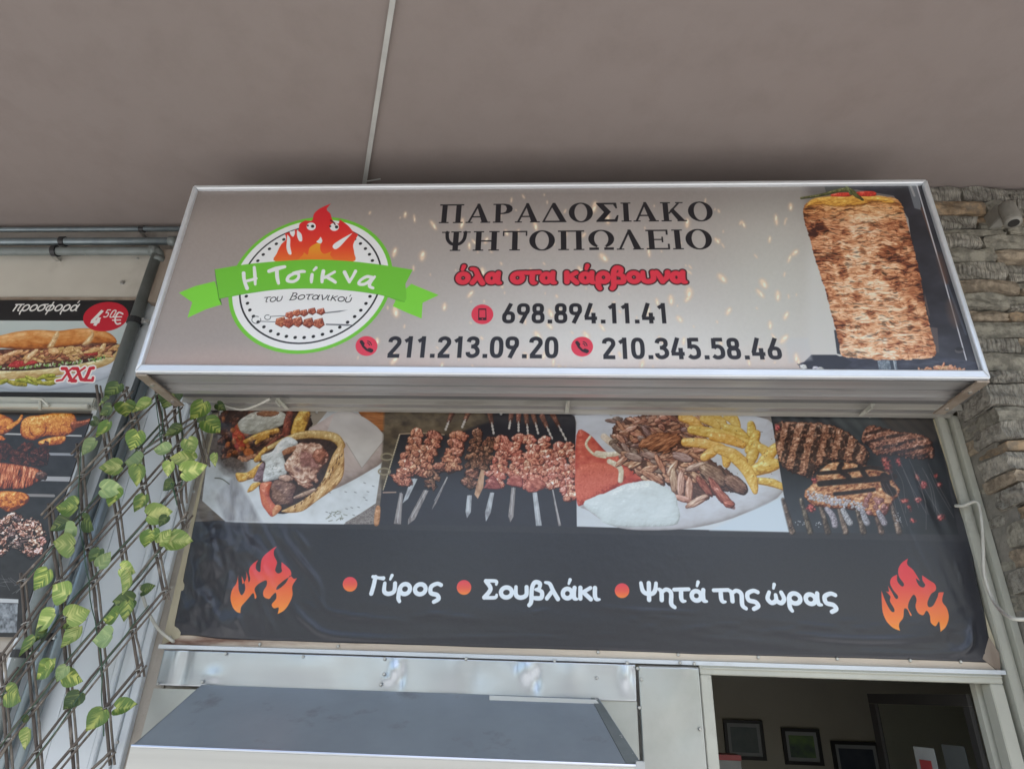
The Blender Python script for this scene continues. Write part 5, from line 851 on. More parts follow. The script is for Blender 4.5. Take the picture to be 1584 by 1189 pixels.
def hpipe(v0, v1, u1, y, r, label, m, elbow=False, clampu=(), cap=False):
    p, q = P(0, v0, y), P(u1, v1, y); z = (p[2] + q[2]) / 2; T = empty('wall_pipe', (q[0], y, z), label, 'pipe', 'metal pipes on the left wall')
    pts = [(-5.5, y, z), (q[0], y, z)]
    if elbow:
        R = .045; pts = [(-5.5, y, z), (q[0] - R, y, z)] + [(q[0] - R + R * math.sin(t), y, z - R + R * math.cos(t)) for t in np.linspace(.3, 1.57, 5)]
    MB().tube(pts, r, 14).build('pipe_run', m, T, True)
    if elbow:
        MB().tube([(q[0] - R - .02, y, z), (q[0] - R + .02, y, z)], r * 1.35, 14).build('elbow_collar', m, T, True); MB().tube([pts[-1], (pts[-1][0], y, pts[-1][2] - .03)], r * 1.3, 14).build('elbow_collar', m, T, True)
    if cap: MB().tube([(q[0] - .03, y, z), (q[0] + .012, y, z)], r * 1.3, 12).build('end_cap', M['pipe2'], T, True)
    for cu in clampu:
        cx = P(cu, v0, y)[0]; cp = MB().tube([(cx - .014, y, z), (cx + .014, y, z)], r * 1.35, 12).build('clamp', M['rubber'], T); MB().box(cx - .012, cx + .012, y, .012, z - r * 1.6, z - r * 1.2).build('clamp_foot', M['screw'], cp)
hpipe(354, 355.5, 283, -.05, .015, 'topmost thin horizontal pipe under the ceiling left of the sign', M['pipe'], clampu=(220,))
hpipe(373, 374, 270, -.07, .022, 'middle horizontal pipe with a capped end beside the sign', M['pipe'], clampu=(98,), cap=True)
hpipe(388, 389, 250, -.06, .025, 'lowest horizontal pipe that turns down through an elbow', M['pipe2'], True, (86,))
# ---------------------------------------------------------------- light box sign
SX0, SX1, SZ0, SZ1, SY, SB = -1.742, 1.751, 1.178, 2.204, -.62, -.41
cv = Canvas(2304, 672, corners(SX0 + .01, SX1 - .01, SZ0 + .01, SZ1 - .01, SY), (128, 128, 128)); sign_print(cv)
SG = empty('light_box_sign', (0, -.3, SZ0), 'long grey light box sign with a flame logo, phone numbers and a meat spit picture', 'sign')
sheet('printed_face', SX0 + .01, SX1 - .01, SZ0 + .01, SZ1 - .01, SY + .006, print_mat('sign_print', cv, 1.14, .38, coat=.15), SG)
b = MB(); b.box(SX0 + .004, SX0 + .02, SY + .016, SB, SZ0 + .012, SZ1 - .006); b.box(SX1 - .02, SX1 - .004, SY + .016, SB, SZ0 + .012, SZ1 - .006); b.box(SX0 + .022, SX1 - .022, SY + .016, SB, SZ1 - .02, SZ1 - .006); b.box(SX0 + .022, SX1 - .022, SB - .012, SB, SZ0 + .03, SZ1 - .022)
b.build('casing', M['casing'], SG)
yy = SY + .016; prof = [(.036, .022), (.005, .032), (.034, .014), (.005, .032), (.04, .020), (.005, .032), (.036, .012), (.033, .002)]
for dy, dz in prof: MB().box(SX0 + .021, SX1 - .021, yy, yy + dy - .0008, SZ0 + dz, SZ0 + .045).build('bottom_slat', M['casing'], SG); yy += dy
for nm, pl in (('frame_trim', [(SX0, SZ0), (SX1, SZ0), (SX1 - .022, SZ0 + .038), (SX0 + .022, SZ0 + .038)]), ('frame_trim', [(SX0, SZ1), (SX0 + .022, SZ1 - .022), (SX1 - .022, SZ1 - .022), (SX1, SZ1)]),
               ('frame_trim', [(SX0, SZ0), (SX0 + .022, SZ0 + .038), (SX0 + .022, SZ1 - .022), (SX0, SZ1)]), ('frame_trim', [(SX1, SZ0), (SX1, SZ1), (SX1 - .022, SZ1 - .022), (SX1 - .022, SZ0 + .038)])):
    o = MB().prism([(x, SY - .014, z) for x, z in pl], (0, .028, 0)).build(nm, M['alu'], SG); bv = o.modifiers.new('bevel', 'BEVEL'); bv.width = .007; bv.segments = 3
for sx in (1, -1):
    x0 = SX1 - .05 if sx > 0 else SX0 + .002; T = empty('sign_bracket', (x0, -.45, SZ0), 'brown steel strap under the %s lower corner of the light box sign' % ('right' if sx > 0 else 'left'), 'bracket', 'steel straps under the sign')
    MB().box(x0, x0 + .048, SY + .0, -.30, SZ0 - .012, SZ0 - .004).box(x0 + (.044 if sx > 0 else 0), x0 + (.048 if sx > 0 else .004), SY + .0, -.30, SZ0 - .004, SZ0 + .003).build('strap', M['bracket'], T)
    for yq in (-.53, -.36): MB().tube([(x0 + .024, yq, SZ0 - .018), (x0 + .024, yq, SZ0 - .012)], .008, 8).build('bolt', M['screw'], T)
# rail over the banner
RL = empty('shutter_track', (0, -.12, 1.26), 'aluminium track running between the sign and the food banner', 'rail')
MB().box(-1.80, 1.93, -.150, -.085, 1.262, 1.281, .003).build('track_body', M['casing'], RL); MB().box(-1.80, 1.93, -.084, -.045, 1.254, 1.281, .003).build('track_lip', M['track'], RL); MB().box(-1.80, 1.93, -.158, -.151, 1.250, 1.281, .002).build('track_lip', M['track'], RL); MB().box(-1.80, 1.93, -.30, -.16, 1.2775, 1.2825).build('shadow_strip', M['gap'], RL); MB().box(-1.70, 1.90, -.408, -.302, 1.30, 1.40).build('gap_filler', M['dark'], RL)  # shadow_strip and the dark filler box colour in the shade behind the sign
for u, v in ((432, 617), (878, 621), (1347, 626)):
    q = P(u, v, -.2); MB().box(q[0] - .009, q[0] + .009, -.22, -.09, 1.244, 1.249).box(q[0] - .009, q[0] - .004, -.22, -.16, 1.228, 1.244).build('track_clip', M['beige'], RL)
# ---------------------------------------------------------------- banner
BX0, BX1, BZ0, BZ1 = -1.70, 1.89, .11, 1.27
cb = Canvas(2304, 736, corners(BX0, BX1, BZ0, BZ1, -.02), (40, 41, 47)); banner_print(cb)
BN = empty('food_banner', (0, 0, .13), 'wrinkled dark vinyl banner with four food pictures, flames and white Greek words', 'banner')
nx, nz = 420, 120
sN, tN = np.meshgrid(np.linspace(0, 1, nx), np.linspace(0, 1, nz))
L0, L1 = P(268, 990, -.02), P(338, 640, -.02); R0, R1, R2 = P(1533, 1018, -.02), P(1500, 850, -.02), P(1441, 652, -.02)
zb = P(700, 999, -.034)[2] + .006 * (fbm(sN * 9, sN * 0, 3, 3) - .5) + .012 * np.exp(-((sN - .02) / .03) ** 2); zt_ = 1.268 + 0 * sN
ZZ = zb + (zt_ - zb) * tN
xl = np.interp(ZZ, [L0[2], L1[2]], [L0[0], L1[0]]) + .008 * (fbm(ZZ * 6, ZZ * 0, 2, 5) - .5); xr = np.interp(ZZ, [R0[2], R1[2], R2[2]], [R0[0], R1[0], R2[0]]) + .01 * (fbm(ZZ * 9, ZZ * 0, 2, 15) - .5)
XX = xl + (xr - xl) * sN
def crease(pts, amp, wd):
    pp = [P(u, v, -.02) for u, v in pts]; q = [(p[0], p[2]) for p in pp]; q = cat(q, False, 5); d = sd_line(XX, ZZ, q, 0.); n = len(q)
    t0 = np.array(q[0]); t1 = np.array(q[-1]); along = np.clip(((XX - t0[0]) * (t1 - t0)[0] + (ZZ - t0[1]) * (t1 - t0)[1]) / ((t1 - t0) @ (t1 - t0)), 0, 1)
    return amp * np.exp(-(d / wd) ** 2) * (np.sin(math.pi * along) * .8 + .2)
H = .006 * (fbm(XX * .9, ZZ * 1.1, 2, 2) - .5)
lf = sst(-1.0, -1.6, XX) * (.45 + .55 * sst(.95, .5, ZZ)); H += lf * .06 * (fbm(XX * 3.4 + ZZ * 1.2, ZZ * 2.6 - XX * 1.4, 2, 31) - .5) + lf * .035 * (fbm(XX * 11 + ZZ * 5, ZZ * 8 - XX * 5, 3, 33) - .5)
H += lf * .018 * (1 - np.abs(2 * fbm(XX * 11 + ZZ * 8, ZZ * 6, 2, 37) - 1)) ** 2 
lo = sst(.42, .17, ZZ); H += lo * .009 * (fbm(XX * 1.5, ZZ * 16 + XX * .8, 3, 41) - .5) + lo * .008 * (fbm(XX * 9, ZZ * 9, 3, 43) - .5) * sst(-.9, -1.4, XX)
rt = sst(1.45, 1.8, XX); H += rt * .014 * (fbm(XX * 14 + ZZ * 3, ZZ * 1.6, 2, 51) - .5) + rt * lo * .03 * (fbm(XX * 8, ZZ * 5, 3, 53) - .5)
for pts, a_, w_2 in (([(415, 812), (450, 850), (492, 900), (500, 935)], .006, .012), ([(448, 930), (480, 965), (520, 984), (640, 990)], .010, .012), ([(430, 815), (470, 870), (490, 895)], .004, .008), ([(455, 818), (480, 850)], .004, .006), ([(470, 880), (500, 935), (530, 950), (640, 962)], .004, .006), ([(470, 930), (495, 945)], .003, .005),
                   ([(600, 990), (800, 985), (1000, 998)], .003, .006), ([(830, 995), (920, 998), (1010, 1000)], .004, .007), ([(640, 952), (700, 948)], .0025, .004), ([(930, 940), (1010, 945), (1080, 948)], .003, .005), ([(1060, 970), (1150, 965)], .0025, .004), ([(1200, 978), (1330, 990), (1440, 985)], .006, .010), ([(1230, 965), (1300, 972)], .004, .006), ([(1340, 968), (1430, 962)], .003, .004),
                   ([(1400, 815), (1430, 880), (1450, 915)], .003, .005), ([(1475, 870), (1490, 915)], .004, .004), ([(1500, 960), (1495, 1000), (1470, 1012)], .014, .012), ([(1320, 1008), (1420, 1012), (1500, 1008)], .006, .008), ([(350, 850), (360, 900), (340, 950)], .01, .012), ([(370, 950), (385, 985)], .008, .01), ([(330, 830), (345, 860)], .008, .01), ([(300, 860), (310, 940)], .010, .014), ([(410, 955), (415, 985)], .008, .008)):
    H += crease(pts, a_, w_2)
rc = np.random.RandomState(8)
for i in range(46):
    u = rc.uniform(540, 1480); v = rc.uniform(940, 1005) + (u - 540) * .02; l_ = rc.uniform(15, 70); s_ = rc.uniform(-.08, .08)
    H += crease([(u, v), (u + l_ / 2, v + l_ * s_ + rc.uniform(-1.5, 1.5)), (u + l_, v + l_ * s_ * 2)], rc.uniform(.001, .003), rc.uniform(.0025, .006))
edge = np.minimum(np.minimum(sN, 1 - sN) * 40, np.minimum(tN, 1 - tN) * 14); edge = np.clip(edge, 0, 1)
YY = -.034 - np.clip(H + .004, -.002, 1) * (.25 + .75 * edge)
b = MB(); b.add(np.stack([XX, YY, ZZ], -1).reshape(-1, 3), [(j * nx + i, j * nx + i + 1, (j + 1) * nx + i + 1, (j + 1) * nx + i) for j in range(nz - 1) for i in range(nx - 1)], np.stack([(XX - BX0) / (BX1 - BX0), (ZZ - BZ0) / (BZ1 - BZ0)], -1).reshape(-1, 2))
bo = b.build('vinyl_sheet', print_mat('banner_print', cb, .95, .31, .6, bump=.0012, bscale=22), BN, True)
so = bo.modifiers.new('thickness', 'SOLIDIFY'); so.thickness = .002; so.offset = -1
# wooden frame
WF = empty('wooden_frame', (0, 0, .1), 'weathered wooden battens framing the food banner', 'frame')
zw0, zw1 = P(700, 1009.5, -.034)[2], .15
MB().prism([(P(249, 998, -.034)[0], -.034, zw0), (P(1545, 1036, -.034)[0], -.034, zw0), (P(1543, 1018, -.034)[0], -.034, zw0 + .05), (P(255, 980, -.034)[0], -.034, zw0 + .05)], (0, .03, 0)).build('bottom_batten', M['wood'], WF)
MB().prism([P(250, 997, -.036), P(278, 985, -.036), P(345, 640, -.036), P(334, 640, -.036)], (0, .034, 0)).build('left_batten', M['woodv'], WF)
MB().prism([P(1516, 1012, -.033), P(1548, 1036, -.033), P(1538, 990, -.033), P(1500, 880, -.033), P(1488, 790, -.033), P(1446, 648, -.033), P(1434, 648, -.033)], (0, .03, 0)).build('right_batten', M['woodv'], WF)
MB().box(-1.72, 1.89, -.03, .0, 1.262, 1.276).build('top_batten', M['dark'], WF)
MB().prism([P(1520, 1018, -.040), P(1548, 1040, -.040), P(1546, 1010, -.040), P(1530, 985, -.040)], (0, .006, 0)).build('rotten_patch', M['rot'], WF)
screws(WF, [P(u, v, -.037) for u, v in ((402, 996), (523, 999), (925, 1008), (1049, 1012), (1173, 1016), (1295, 1018.5), (1408, 1021), (1486, 1023))])
screws(BN, [P(u, v, -.045) for u, v in ((775, 640), (945, 641), (1345, 644), (490, 637))])
# ---------------------------------------------------------------- opening: post, window, flashing, hood
PO = empty('door_post', (1.93, 0, -1.6), 'beige metal door post between the banner and the stone wall', 'post')
for (a, c, y0) in ((1.872, 1.905, -.055), (1.907, 1.93, -.030), (1.932, 1.962, -.065), (1.964, 2.02, -.035)):
    MB().box(a, c, y0, .2, -1.6, 1.262, .003).build('profile', M['beige'], PO)
WN = empty('shop_window', (1.3, 0, -1.2), 'beige framed serving window with dark shop interior under the banner', 'window')
tl, tr = P(1080, 1024, -.03), P(1543, 1036, -.03); zt2 = (tl[2] + tr[2]) / 2; il = P(1099, 1043.5, -.03); ir = P(1528, 1056, -.03); zi = (il[2] + ir[2]) / 2
xl0, xr0 = tl[0], min(tr[0], 1.868)
MB().box(xl0, xr0, -.045, .02, zi, zt2, .003).build('head_frame', M['beige'], WN); MB().box(xl0, il[0], -.043, .02, -1.0, zi - .001, .003).build('side_frame', M['beige'], WN); MB().box(ir[0], xr0, -.043, .02, -1.0, zi - .001, .003).build('side_frame', M['beige'], WN)
MB().box(xl0 + .01, xr0 - .002, -.052, -.0455, zi + .022, zi + .027).build('frame_bead', M['beige'], WN)
MB().box(-1.672, 1.868, -.05, .02, zw0 - .018, zw0 - .002).build('white_sill', M['white'], WN)
# inner sliding stile and the leaf standing open into the shop
s0 = P(1503, 1058, .06); s1 = P(1519, 1058, .06); MB().box(s0[0], s1[0], .04, .075, -1.0, zi).build('sash_stile', M['beige'], WN)
lf0 = np.array([s0[0] - .005, .08]); lf1 = np.array([P(1350, 1090, .75)[0], .75])
OL = empty('open_window_leaf', (lf0[0], lf0[1], -1.0), 'dark framed glass window leaf swung open inside the shop', 'window')
def leafbox(t0, t1, z0, z1, th=.02):
    e = lf1 - lf0; e = e / np.hypot(*e); L_ = np.hypot(*(lf1 - lf0)); n = np.array([-e[1], e[0]]) * th; a = lf0 + e * L_ * t0; c = lf0 + e * L_ * t1
    return [(a[0], a[1], z0), (c[0], c[1], z0), (c[0], c[1], z1), (a[0], a[1], z1)], (n[0], n[1], 0)
zz0 = -1.0
for (t0, t1, a, c) in ((0, 1, zi - .085, zi - .04), (0, .05, zz0, zi - .086), (.93, 1, zz0, zi - .086)):
    pl, n_ = leafbox(t0, t1, a, c); MB().prism(pl, n_).build('leaf_rail', M['dark'], OL)
pl, n_ = leafbox(.05, .93, zz0, zi - .087, .005); MB().prism(pl, n_).build('glass_pane', M['glass'], OL)
# dented flashing
FL = empty('metal_flashing', (-.6, 0, 0), 'dented shiny aluminium strip screwed above the extractor hood', 'flashing')
f0, f1 = P(247, 1004, -.055), P(985, 1019, -.055); fb0, fb1 = P(240, 1062, -.055), P(985, 1081, -.055); ft = zw0 - .023; fbz = (fb0[2] + fb1[2]) / 2; fx0, fx1 = fb0[0], fb1[0]
def dented(x0, x1, z0, z1, y, dents, nx, nz, amp, seed, name, m, parent):
    X_, Z_ = np.meshgrid(np.linspace(x0, x1, nx), np.linspace(z0, z1, nz)); h = amp * 1.1 * (fbm(X_ * 3.2, Z_ * 2.5, 3, seed) - .5)
    for u, v, a, w1, w2 in dents:
        p = P(u, v, y); h = h + a * .8 * np.exp(-((X_ - p[0]) / w1) ** 2 - ((Z_ - p[2]) / w2) ** 2)
    b = MB().add(np.stack([X_, y - h, Z_], -1).reshape(-1, 3), [(j * nx + i, j * nx + i + 1, (j + 1) * nx + i + 1, (j + 1) * nx + i) for j in range(nz - 1) for i in range(nx - 1)]); o = b.build(name, m, parent, True)
    s = o.modifiers.new('thickness', 'SOLIDIFY'); s.thickness = .0015; s.offset = -1; return o
dented(fx0, fx1, fbz, ft, -.055, [(268, 1030, .010, .03, .12), (285, 1030, -.008, .02, .12), (330, 1045, .006, .04, .03), (610, 1035, .012, .018, .03), (622, 1045, -.009, .014, .04), (600, 1050, .006, .02, .02), (700, 1030, .008, .06, .10), (740, 1030, -.006, .05, .09), (815, 1035, .016, .03, .05), (830, 1050, -.012, .016, .04), (800, 1025, -.006, .02, .03), (880, 1040, .006, .06, .08), (967, 1045, .012, .02, .05), (978, 1040, -.008, .012, .04), (460, 1030, .004, .1, .06)], 300, 26, .012, 7, 'flashing_strip', M['flash'], FL)
screws(FL, [P(u, v, -.06) for u, v in ((349, 1010.5), (469, 1015), (595, 1018.5), (594, 1042), (589, 1058), (721, 1018.5), (858, 1022), (970, 1025), (244, 1057), (313, 1054), (923, 1048))])
g0, g1 = P(987, 1022, -.05), P(1078, 1023, -.05)
dented(g0[0], xl0 - .004, -1.0, zw0 - .024, -.05, [(1062, 1030, .008, .03, .03), (1030, 1100, .005, .08, .1), (1060, 1130, -.006, .06, .08)], 40, 90, .016, 17, 'side_sheet', M['zinc'], FL)
screws(FL, [P(u, v, -.058) for u, v in ((986, 1033), (992, 1050), (989, 1094), (1052, 1024.5), (1074, 1026), (1083, 1127))])
# hood
HB = empty('hood_backing', (-.8, 0, -.2), 'plain metal sheet fixed to the wall behind the extractor hood', 'sheet')
MB().prism([P(238, 1064, -.045), P(205, 1189, -.045), P(205, 1300, -.045), P(1002, 1300, -.045), P(990, 1189, -.045), P(985, 1083, -.045)], (0, .02, 0)).build('backing_sheet', M['zinc'], HB)
EH = empty('extractor_hood', (-.8, -.3, -.3), 'slate grey sloping extractor hood with a brushed steel front lip', 'hood')
HY = -.47
h0, h1 = P(206, 1151, HY), P(992, 1183, HY); t0, t1 = P(312, 1058, -.07), P(925, 1080, -.07)
hz = (h0[2] + h1[2]) / 2; tz = (t0[2] + t1[2]) / 2
MB().prism([(h0[0], HY, hz), (h1[0] - .05, HY, hz), (t1[0] - .03, -.07, tz), (t0[0], -.07, tz)], (0, .012, -.012)).build('sloped_top', M['hood'], EH)
MB().prism([(h1[0] - .049, HY, hz + .002), (h1[0], HY, hz + .002), (t1[0], -.07, tz + .002), (t1[0] - .029, -.07, tz + .002)], (0, .012, -.012)).build('folded_edge', M['pipe2'], EH)
MB().prism([(h0[0], HY, hz), (t0[0], -.07, tz), (t0[0], -.05, hz - .3), (h0[0], HY + .01, hz - .3)], (.006, 0, 0)).build('side_cheek', M['hood'], EH)
MB().prism([(h1[0], HY, hz), (t1[0], -.07, tz), (t1[0], -.05, hz - .3), (h1[0], HY + .01, hz - .3)], (.004, 0, 0)).build('side_cheek', M['hood'], EH)
MB().box(h0[0], h1[0], HY - .014, HY - .002, hz - .30, hz - .006, .002).build('front_lip', M['brushed'], EH); MB().tube([(h0[0], HY - .008, hz - .002), (h1[0], HY - .008, hz - .002)], .0055, 8).build('lip_bead', M['flash'], EH)
MB().box(h1[0] - .02, h1[0] + .01, HY - .018, HY + .01, hz - .05, hz + .012, .002).build('corner_cap', M['flash'], EH)
MB().prism([P(757, 1075, -.11), P(922, 1081.5, -.11), P(928, 1089, -.11), P(757, 1082.5, -.11)], (0, .03, 0)).build('pale_strip', M['flash'], EH)
# ---------------------------------------------------------------- shop interior seen through the window
SI = empty('shop_room', (1.2, 2, -1.6), 'dim brown painted back wall of the shop seen through the window', 'wall')
MB().box(-2.0, 4.2, 2.6, 2.7, -1.6, 2.4).build('back_wall', M['inner'], SI); MB().box(-2.05, -2.0, .3, 2.6, -1.6, 2.4).build('side_wall', M['inner'], SI); MB().box(4.2, 4.25, .3, 2.6, -1.6, 2.4).build('side_wall', M['inner'], SI); MB().box(-2.05, 4.2, .26, 2.7, 1.6, 1.7).build('shop_ceiling', M['inner'], SI)
MB().box(-2.02, 1.0, .02, .2, .12, 1.28).box(.99, 1.98, .02, .2, .12, 1.28).build('panel_above_window', M['header'], SI); MB().box(-2.0, xl0 + .02, .021, .2, -1.6, .119).build('counter_wall', M['header'], SI)
def framed(u0, v0, u1, v1, pic, label, nm='framed_picture'):
    a, c = P(u0, v0, 2.56), P(u1, v1, 2.56); x0, x1, z1, z0 = a[0], c[0], a[2], c[2]; T = empty(nm, ((x0 + x1) / 2, 2.58, z0), label, 'picture', 'framed pictures on the back wall'); w2 = .022
    for bx in ((x0, x1, z1 - w2, z1), (x0, x1, z0, z0 + w2), (x0, x0 + w2, z0 + w2, z1 - w2), (x1 - w2, x1, z0 + w2, z1 - w2)): MB().box(bx[0], bx[1], 2.56, 2.59, bx[2], bx[3]).build('frame_rail', M['dark'], T)
    mt = MB().box(x0 + w2, x1 - w2, 2.578, 2.59, z0 + w2, z1 - w2).build('mount', M['paper'], T); MB().box(x0 + w2 + .025, x1 - w2 - .025, 2.574, 2.577, z0 + w2 + .025, z1 - w2 - .025).build('picture', pic, mt)
picA = mat('dim_landscape', (.09, .12, .12), (.16, .18, .17), scale=6, rough=.3); picB = mat('dim_green_reflection', (.10, .13, .12), (.20, .30, .12), scale=9, rough=.25); picC = mat('dim_sea', (.04, .05, .07), (.08, .09, .11), scale=5, rough=.3)  # picB has the green reflection of its glass mixed into the colour
framed(1119, 1112, 1187, 1176, picA, 'dark framed landscape print, leftmost on the shop back wall'); framed(1209, 1125, 1276, 1184, picB, 'dark framed print with a bright green reflection painted in, middle of the back wall'); framed(1286, 1145, 1372, 1215, picC, 'dark framed print lowest and rightmost on the shop back wall')
T = empty('menu_box', (1.0, 1.2, -.6), 'small red topped display box in the window corner', 'box'); a, c = P(1108, 1166, 1.2), P(1147, 1176, 1.2)
MB().box(a[0], c[0], 1.2, 1.35, c[2], a[2]).build('red_header', M['red'], T); MB().box(a[0] + .004, c[0] - .004, 1.203, 1.35, c[2] - .3, c[2] - .001).build('box_body', M['paper'], T)
# sticker and paper on the open leaf
def on_leaf(t0, t1, z0, z1, nm, m, parent, off=.006, th=.002):
    e = lf1 - lf0; L_ = np.hypot(*e); e = e / L_; n = np.array([-e[1], e[0]])
    if n[1] > 0: n = -n
    a = lf0 + e * L_ * t0 + n * off; c = lf0 + e * L_ * t1 + n * off
    return MB().prism([(a[0], a[1], z0), (c[0], c[1], z0), (c[0], c[1], z1), (a[0], a[1], z1)], (n[0] * th, n[1] * th, 0)).build(nm, m, parent)
ST = empty('window_sticker', (lf0[0] - .15, lf0[1] + .1, -.4), 'white sticker with a red oval on the open glass leaf', 'sticker')
on_leaf(.42, .62, -.40, -.16, 'sticker_card', M['paper'], ST); on_leaf(.47, .58, -.34, -.21, 'red_oval', M['red'], ST, .0085)
NP = empty('paper_notice', (lf0[0] - .1, lf0[1] + .1, -.4), 'pale paper notice stuck high on the open glass leaf', 'notice')
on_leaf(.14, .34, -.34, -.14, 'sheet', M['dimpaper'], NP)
# ---------------------------------------------------------------- stone wall
SW = empty('stone_wall', (2.6, -.1, -1.6), 'rough coursed stone wall with ribbed grey and brown blocks at the right', 'wall')
MB().box(2.0, 5.5, -.262, .25, -1.6, 2.458).build('mortar_bed', M['mortar'], SW)
MB().box(1.965, 2.0, -.25, .0, -1.6, 1.262).build('mortar_edge', M['mortar'], SW)
rs = np.random.RandomState(12)
def stone(x0, x1, y0, y1, z0, z1, seed, m):
    bm = bmesh.new(); bmesh.ops.create_cube(bm, size=2); bmesh.ops.subdivide_edges(bm, edges=bm.edges[:], cuts=2, use_grid_fill=True)
    r = np.random.RandomState(seed); hx, hy, hz_ = (x1 - x0) / 2, (y1 - y0) / 2, (z1 - z0) / 2; cx, cy, cz = (x0 + x1) / 2, (y0 + y1) / 2, (z0 + z1) / 2
    sl, sl2 = (r.rand() - .5) * .22, (r.rand() - .5) * .10 * hz_ / max(hx, .01); rad = min(hz_, hx) * .35
    for v in bm.verts:
        p = np.array(v.co); q = p.copy()
        # pull corners in for a worn outline
        k = (abs(p) > .99).sum()
        q = q * (1 - (0, 0, .012, .05)[k] * (.2 + 1.2 * r.rand()))
        w = np.array([q[0] * hx, q[1] * hy, q[2] * hz_]) + np.array([(r.rand() - .5) * .010, (r.rand() - .5) * .024, (r.rand() - .5) * .007])
        w[2] += w[0] * sl2; w[1] += -abs(sl) * w[2] * .2 + (-.006 * (1 - abs(p[0])) * (1 - abs(p[2])) if p[1] < -.9 else 0)
        v.co = Vector((float(w[0]), float(w[1]), float(w[2])))
    me = bpy.data.meshes.new('stone'); bm.to_mesh(me); bm.free(); me.materials.append(m)
    me.update()
    return inst('stone', me, (cx, cy, cz), SW)
z = -.75; ci = 0; n_st = 0
while z < 2.42:
    kind = ci % 2; hgt = (.075 + .035 * rs.rand()) if kind == 0 else (.045 + .05 * rs.rand())
    if z + hgt > 2.40: hgt = 2.448 - z
    x = 1.945 + (.03 * rs.rand() if kind else -.01 + .02 * rs.rand()); first = True
    while x < 3.1:
        wd = (.18 + .24 * rs.rand()) if kind == 0 else (.09 + .2 * rs.rand())
        if first:
            wd = .16 + .18 * rs.rand()
        pro = -.30 - .03 * rs.rand() - (.012 if kind == 0 else 0); mi = rs.choice([0, 3, 0, 1]) if kind == 0 else rs.choice([1, 2, 1, 4, 0])
        gap = .005 + .005 * rs.rand()
        if rs.rand() < .35 and hgt > .068 and not first:
            hh = hgt * (.4 + .2 * rs.rand()); stone(x, x + wd - gap, pro, -.2, z + .003, z + hh - .003, 1000 + n_st, STONE[mi]); n_st += 1
            stone(x, x + wd - gap, pro + .012, -.2, z + hh + .003, z + hgt - .004, 1000 + n_st, STONE[rs.randint(5)]); n_st += 1
        else:
            stone(x, x + wd - gap, pro, (-.10 - .08 * rs.rand()) if first else -.2, z + .003, z + hgt - .005, 1000 + n_st, STONE[mi]); n_st += 1
        if first and z < 1.25:   # the side of the wall facing the door post
            yb = -.10
            while yb < -.03:
                ww = .06 + .07 * rs.rand(); stone(1.958 + .02 * rs.rand(), 2.10, yb - .07, min(yb + ww, .01), z + .004, z + hgt - .006, 3000 + n_st, STONE[rs.choice([0, 1, 1, 2])]); n_st += 1; yb += ww + .01
        x += wd; first = False
    z += hgt; ci += 1
# wall lamp
q = P(1563, 322, -.44); SL = empty('wall_spotlight', (q[0], -.35, q[2]), 'small grey cylinder spotlight fixed high on the stone wall', 'lamp')
a = np.array(P(1556, 318, -.42)); c = np.array(P(1568, 345, -.44)); d = (c - a) / np.linalg.norm(c - a)
LH = MB().tube([a, a + d * .02, c - d * .01, c], [.032, .038, .038, .036], 20).build('lamp_housing', M['lamp'], SL, True); MB().tube([c - d * .004, c + d * .002], .024, 20).build('lamp_lens', M['dark'], LH); MB().tube([c - d * .03, c - d * .022], .0395, 20).build('rim_ring', M['lamp'], LH)
MB().box(a[0] - .03, a[0] + .03, -.40, -.29, a[2] - .05, a[2] + .03, .004).build('mounting_arm', M['lamp'], SL)
# ---------------------------------------------------------------- cables and trunking
def cable(name, pts, r, m, label, cat_='cable', n=8):
    q = []; P3 = [np.array(p, float) for p in pts]
    for i in range(len(P3) - 1):
        p0, p1, p2, p3 = P3[max(i - 1, 0)], P3[i], P3[i + 1], P3[min(i + 2, len(P3) - 1)]
        for t in np.linspace(0, 1, 7)[:-1]: q.append(.5 * (2 * p1 + (p2 - p0) * t + (2 * p0 - 5 * p1 + 4 * p2 - p3) * t * t + (-p0 + 3 * p1 - 3 * p2 + p3) * t ** 3))
    q.append(P3[-1]); return tag(MB().tube(q, r, n).build(name, m, None, True), label, cat_)
cable('white_cable', [P(1478, 782, -.05), P(1490, 782, -.08), P(1511, 776, -.10), P(1518, 800, -.11), P(1521, 850, -.11), P(1523, 890, -.11), P(1538, 931, -.14), P(1562, 954, -.34), P(1590, 957, -.37), P(1640, 950, -.37)], .0075, M['cable'], 'white cable hanging down the door post and across to the stone wall')
cable('white_cable', [P(338, 622, -.2), P(352, 628, -.22), P(375, 633, -.23), P(398, 626, -.24), P(418, 616, -.26)], .007, M['cable'], 'short white cable sagging below the left end of the sign')
cable('white_cable', [P(217, 905, -.05), P(222, 925, -.06), P(229, 945, -.07), P(244, 971, -.07), P(266, 990, -.05), P(268, 990, -.01)], .007, M['cable'], 'short grey cable entering the lower left corner of the wooden frame')
p0, p1 = PZ(614, -40, ZC), PZ(563, 288, ZC); e = (p1 - p0); e /= np.linalg.norm(e); s_ = np.array([e[1], -e[0], 0]) * .011
TK = empty('ceiling_trunking', tuple(p1), 'thin pale cable trunking running across the ceiling to the sign', 'trunking'); dz = np.array([0, 0, .02])
b = MB(); zz_ = np.array([0, 0, -.018]); A0 = p0 - s_ + zz_; A1 = p0 + s_ + zz_; B1 = p1 + s_ + zz_; B0 = p1 - s_ + zz_; b.prism([A0, A1, B1, B0], (0, 0, .024)); b.build('trunking_strip', M['conduit'], TK)
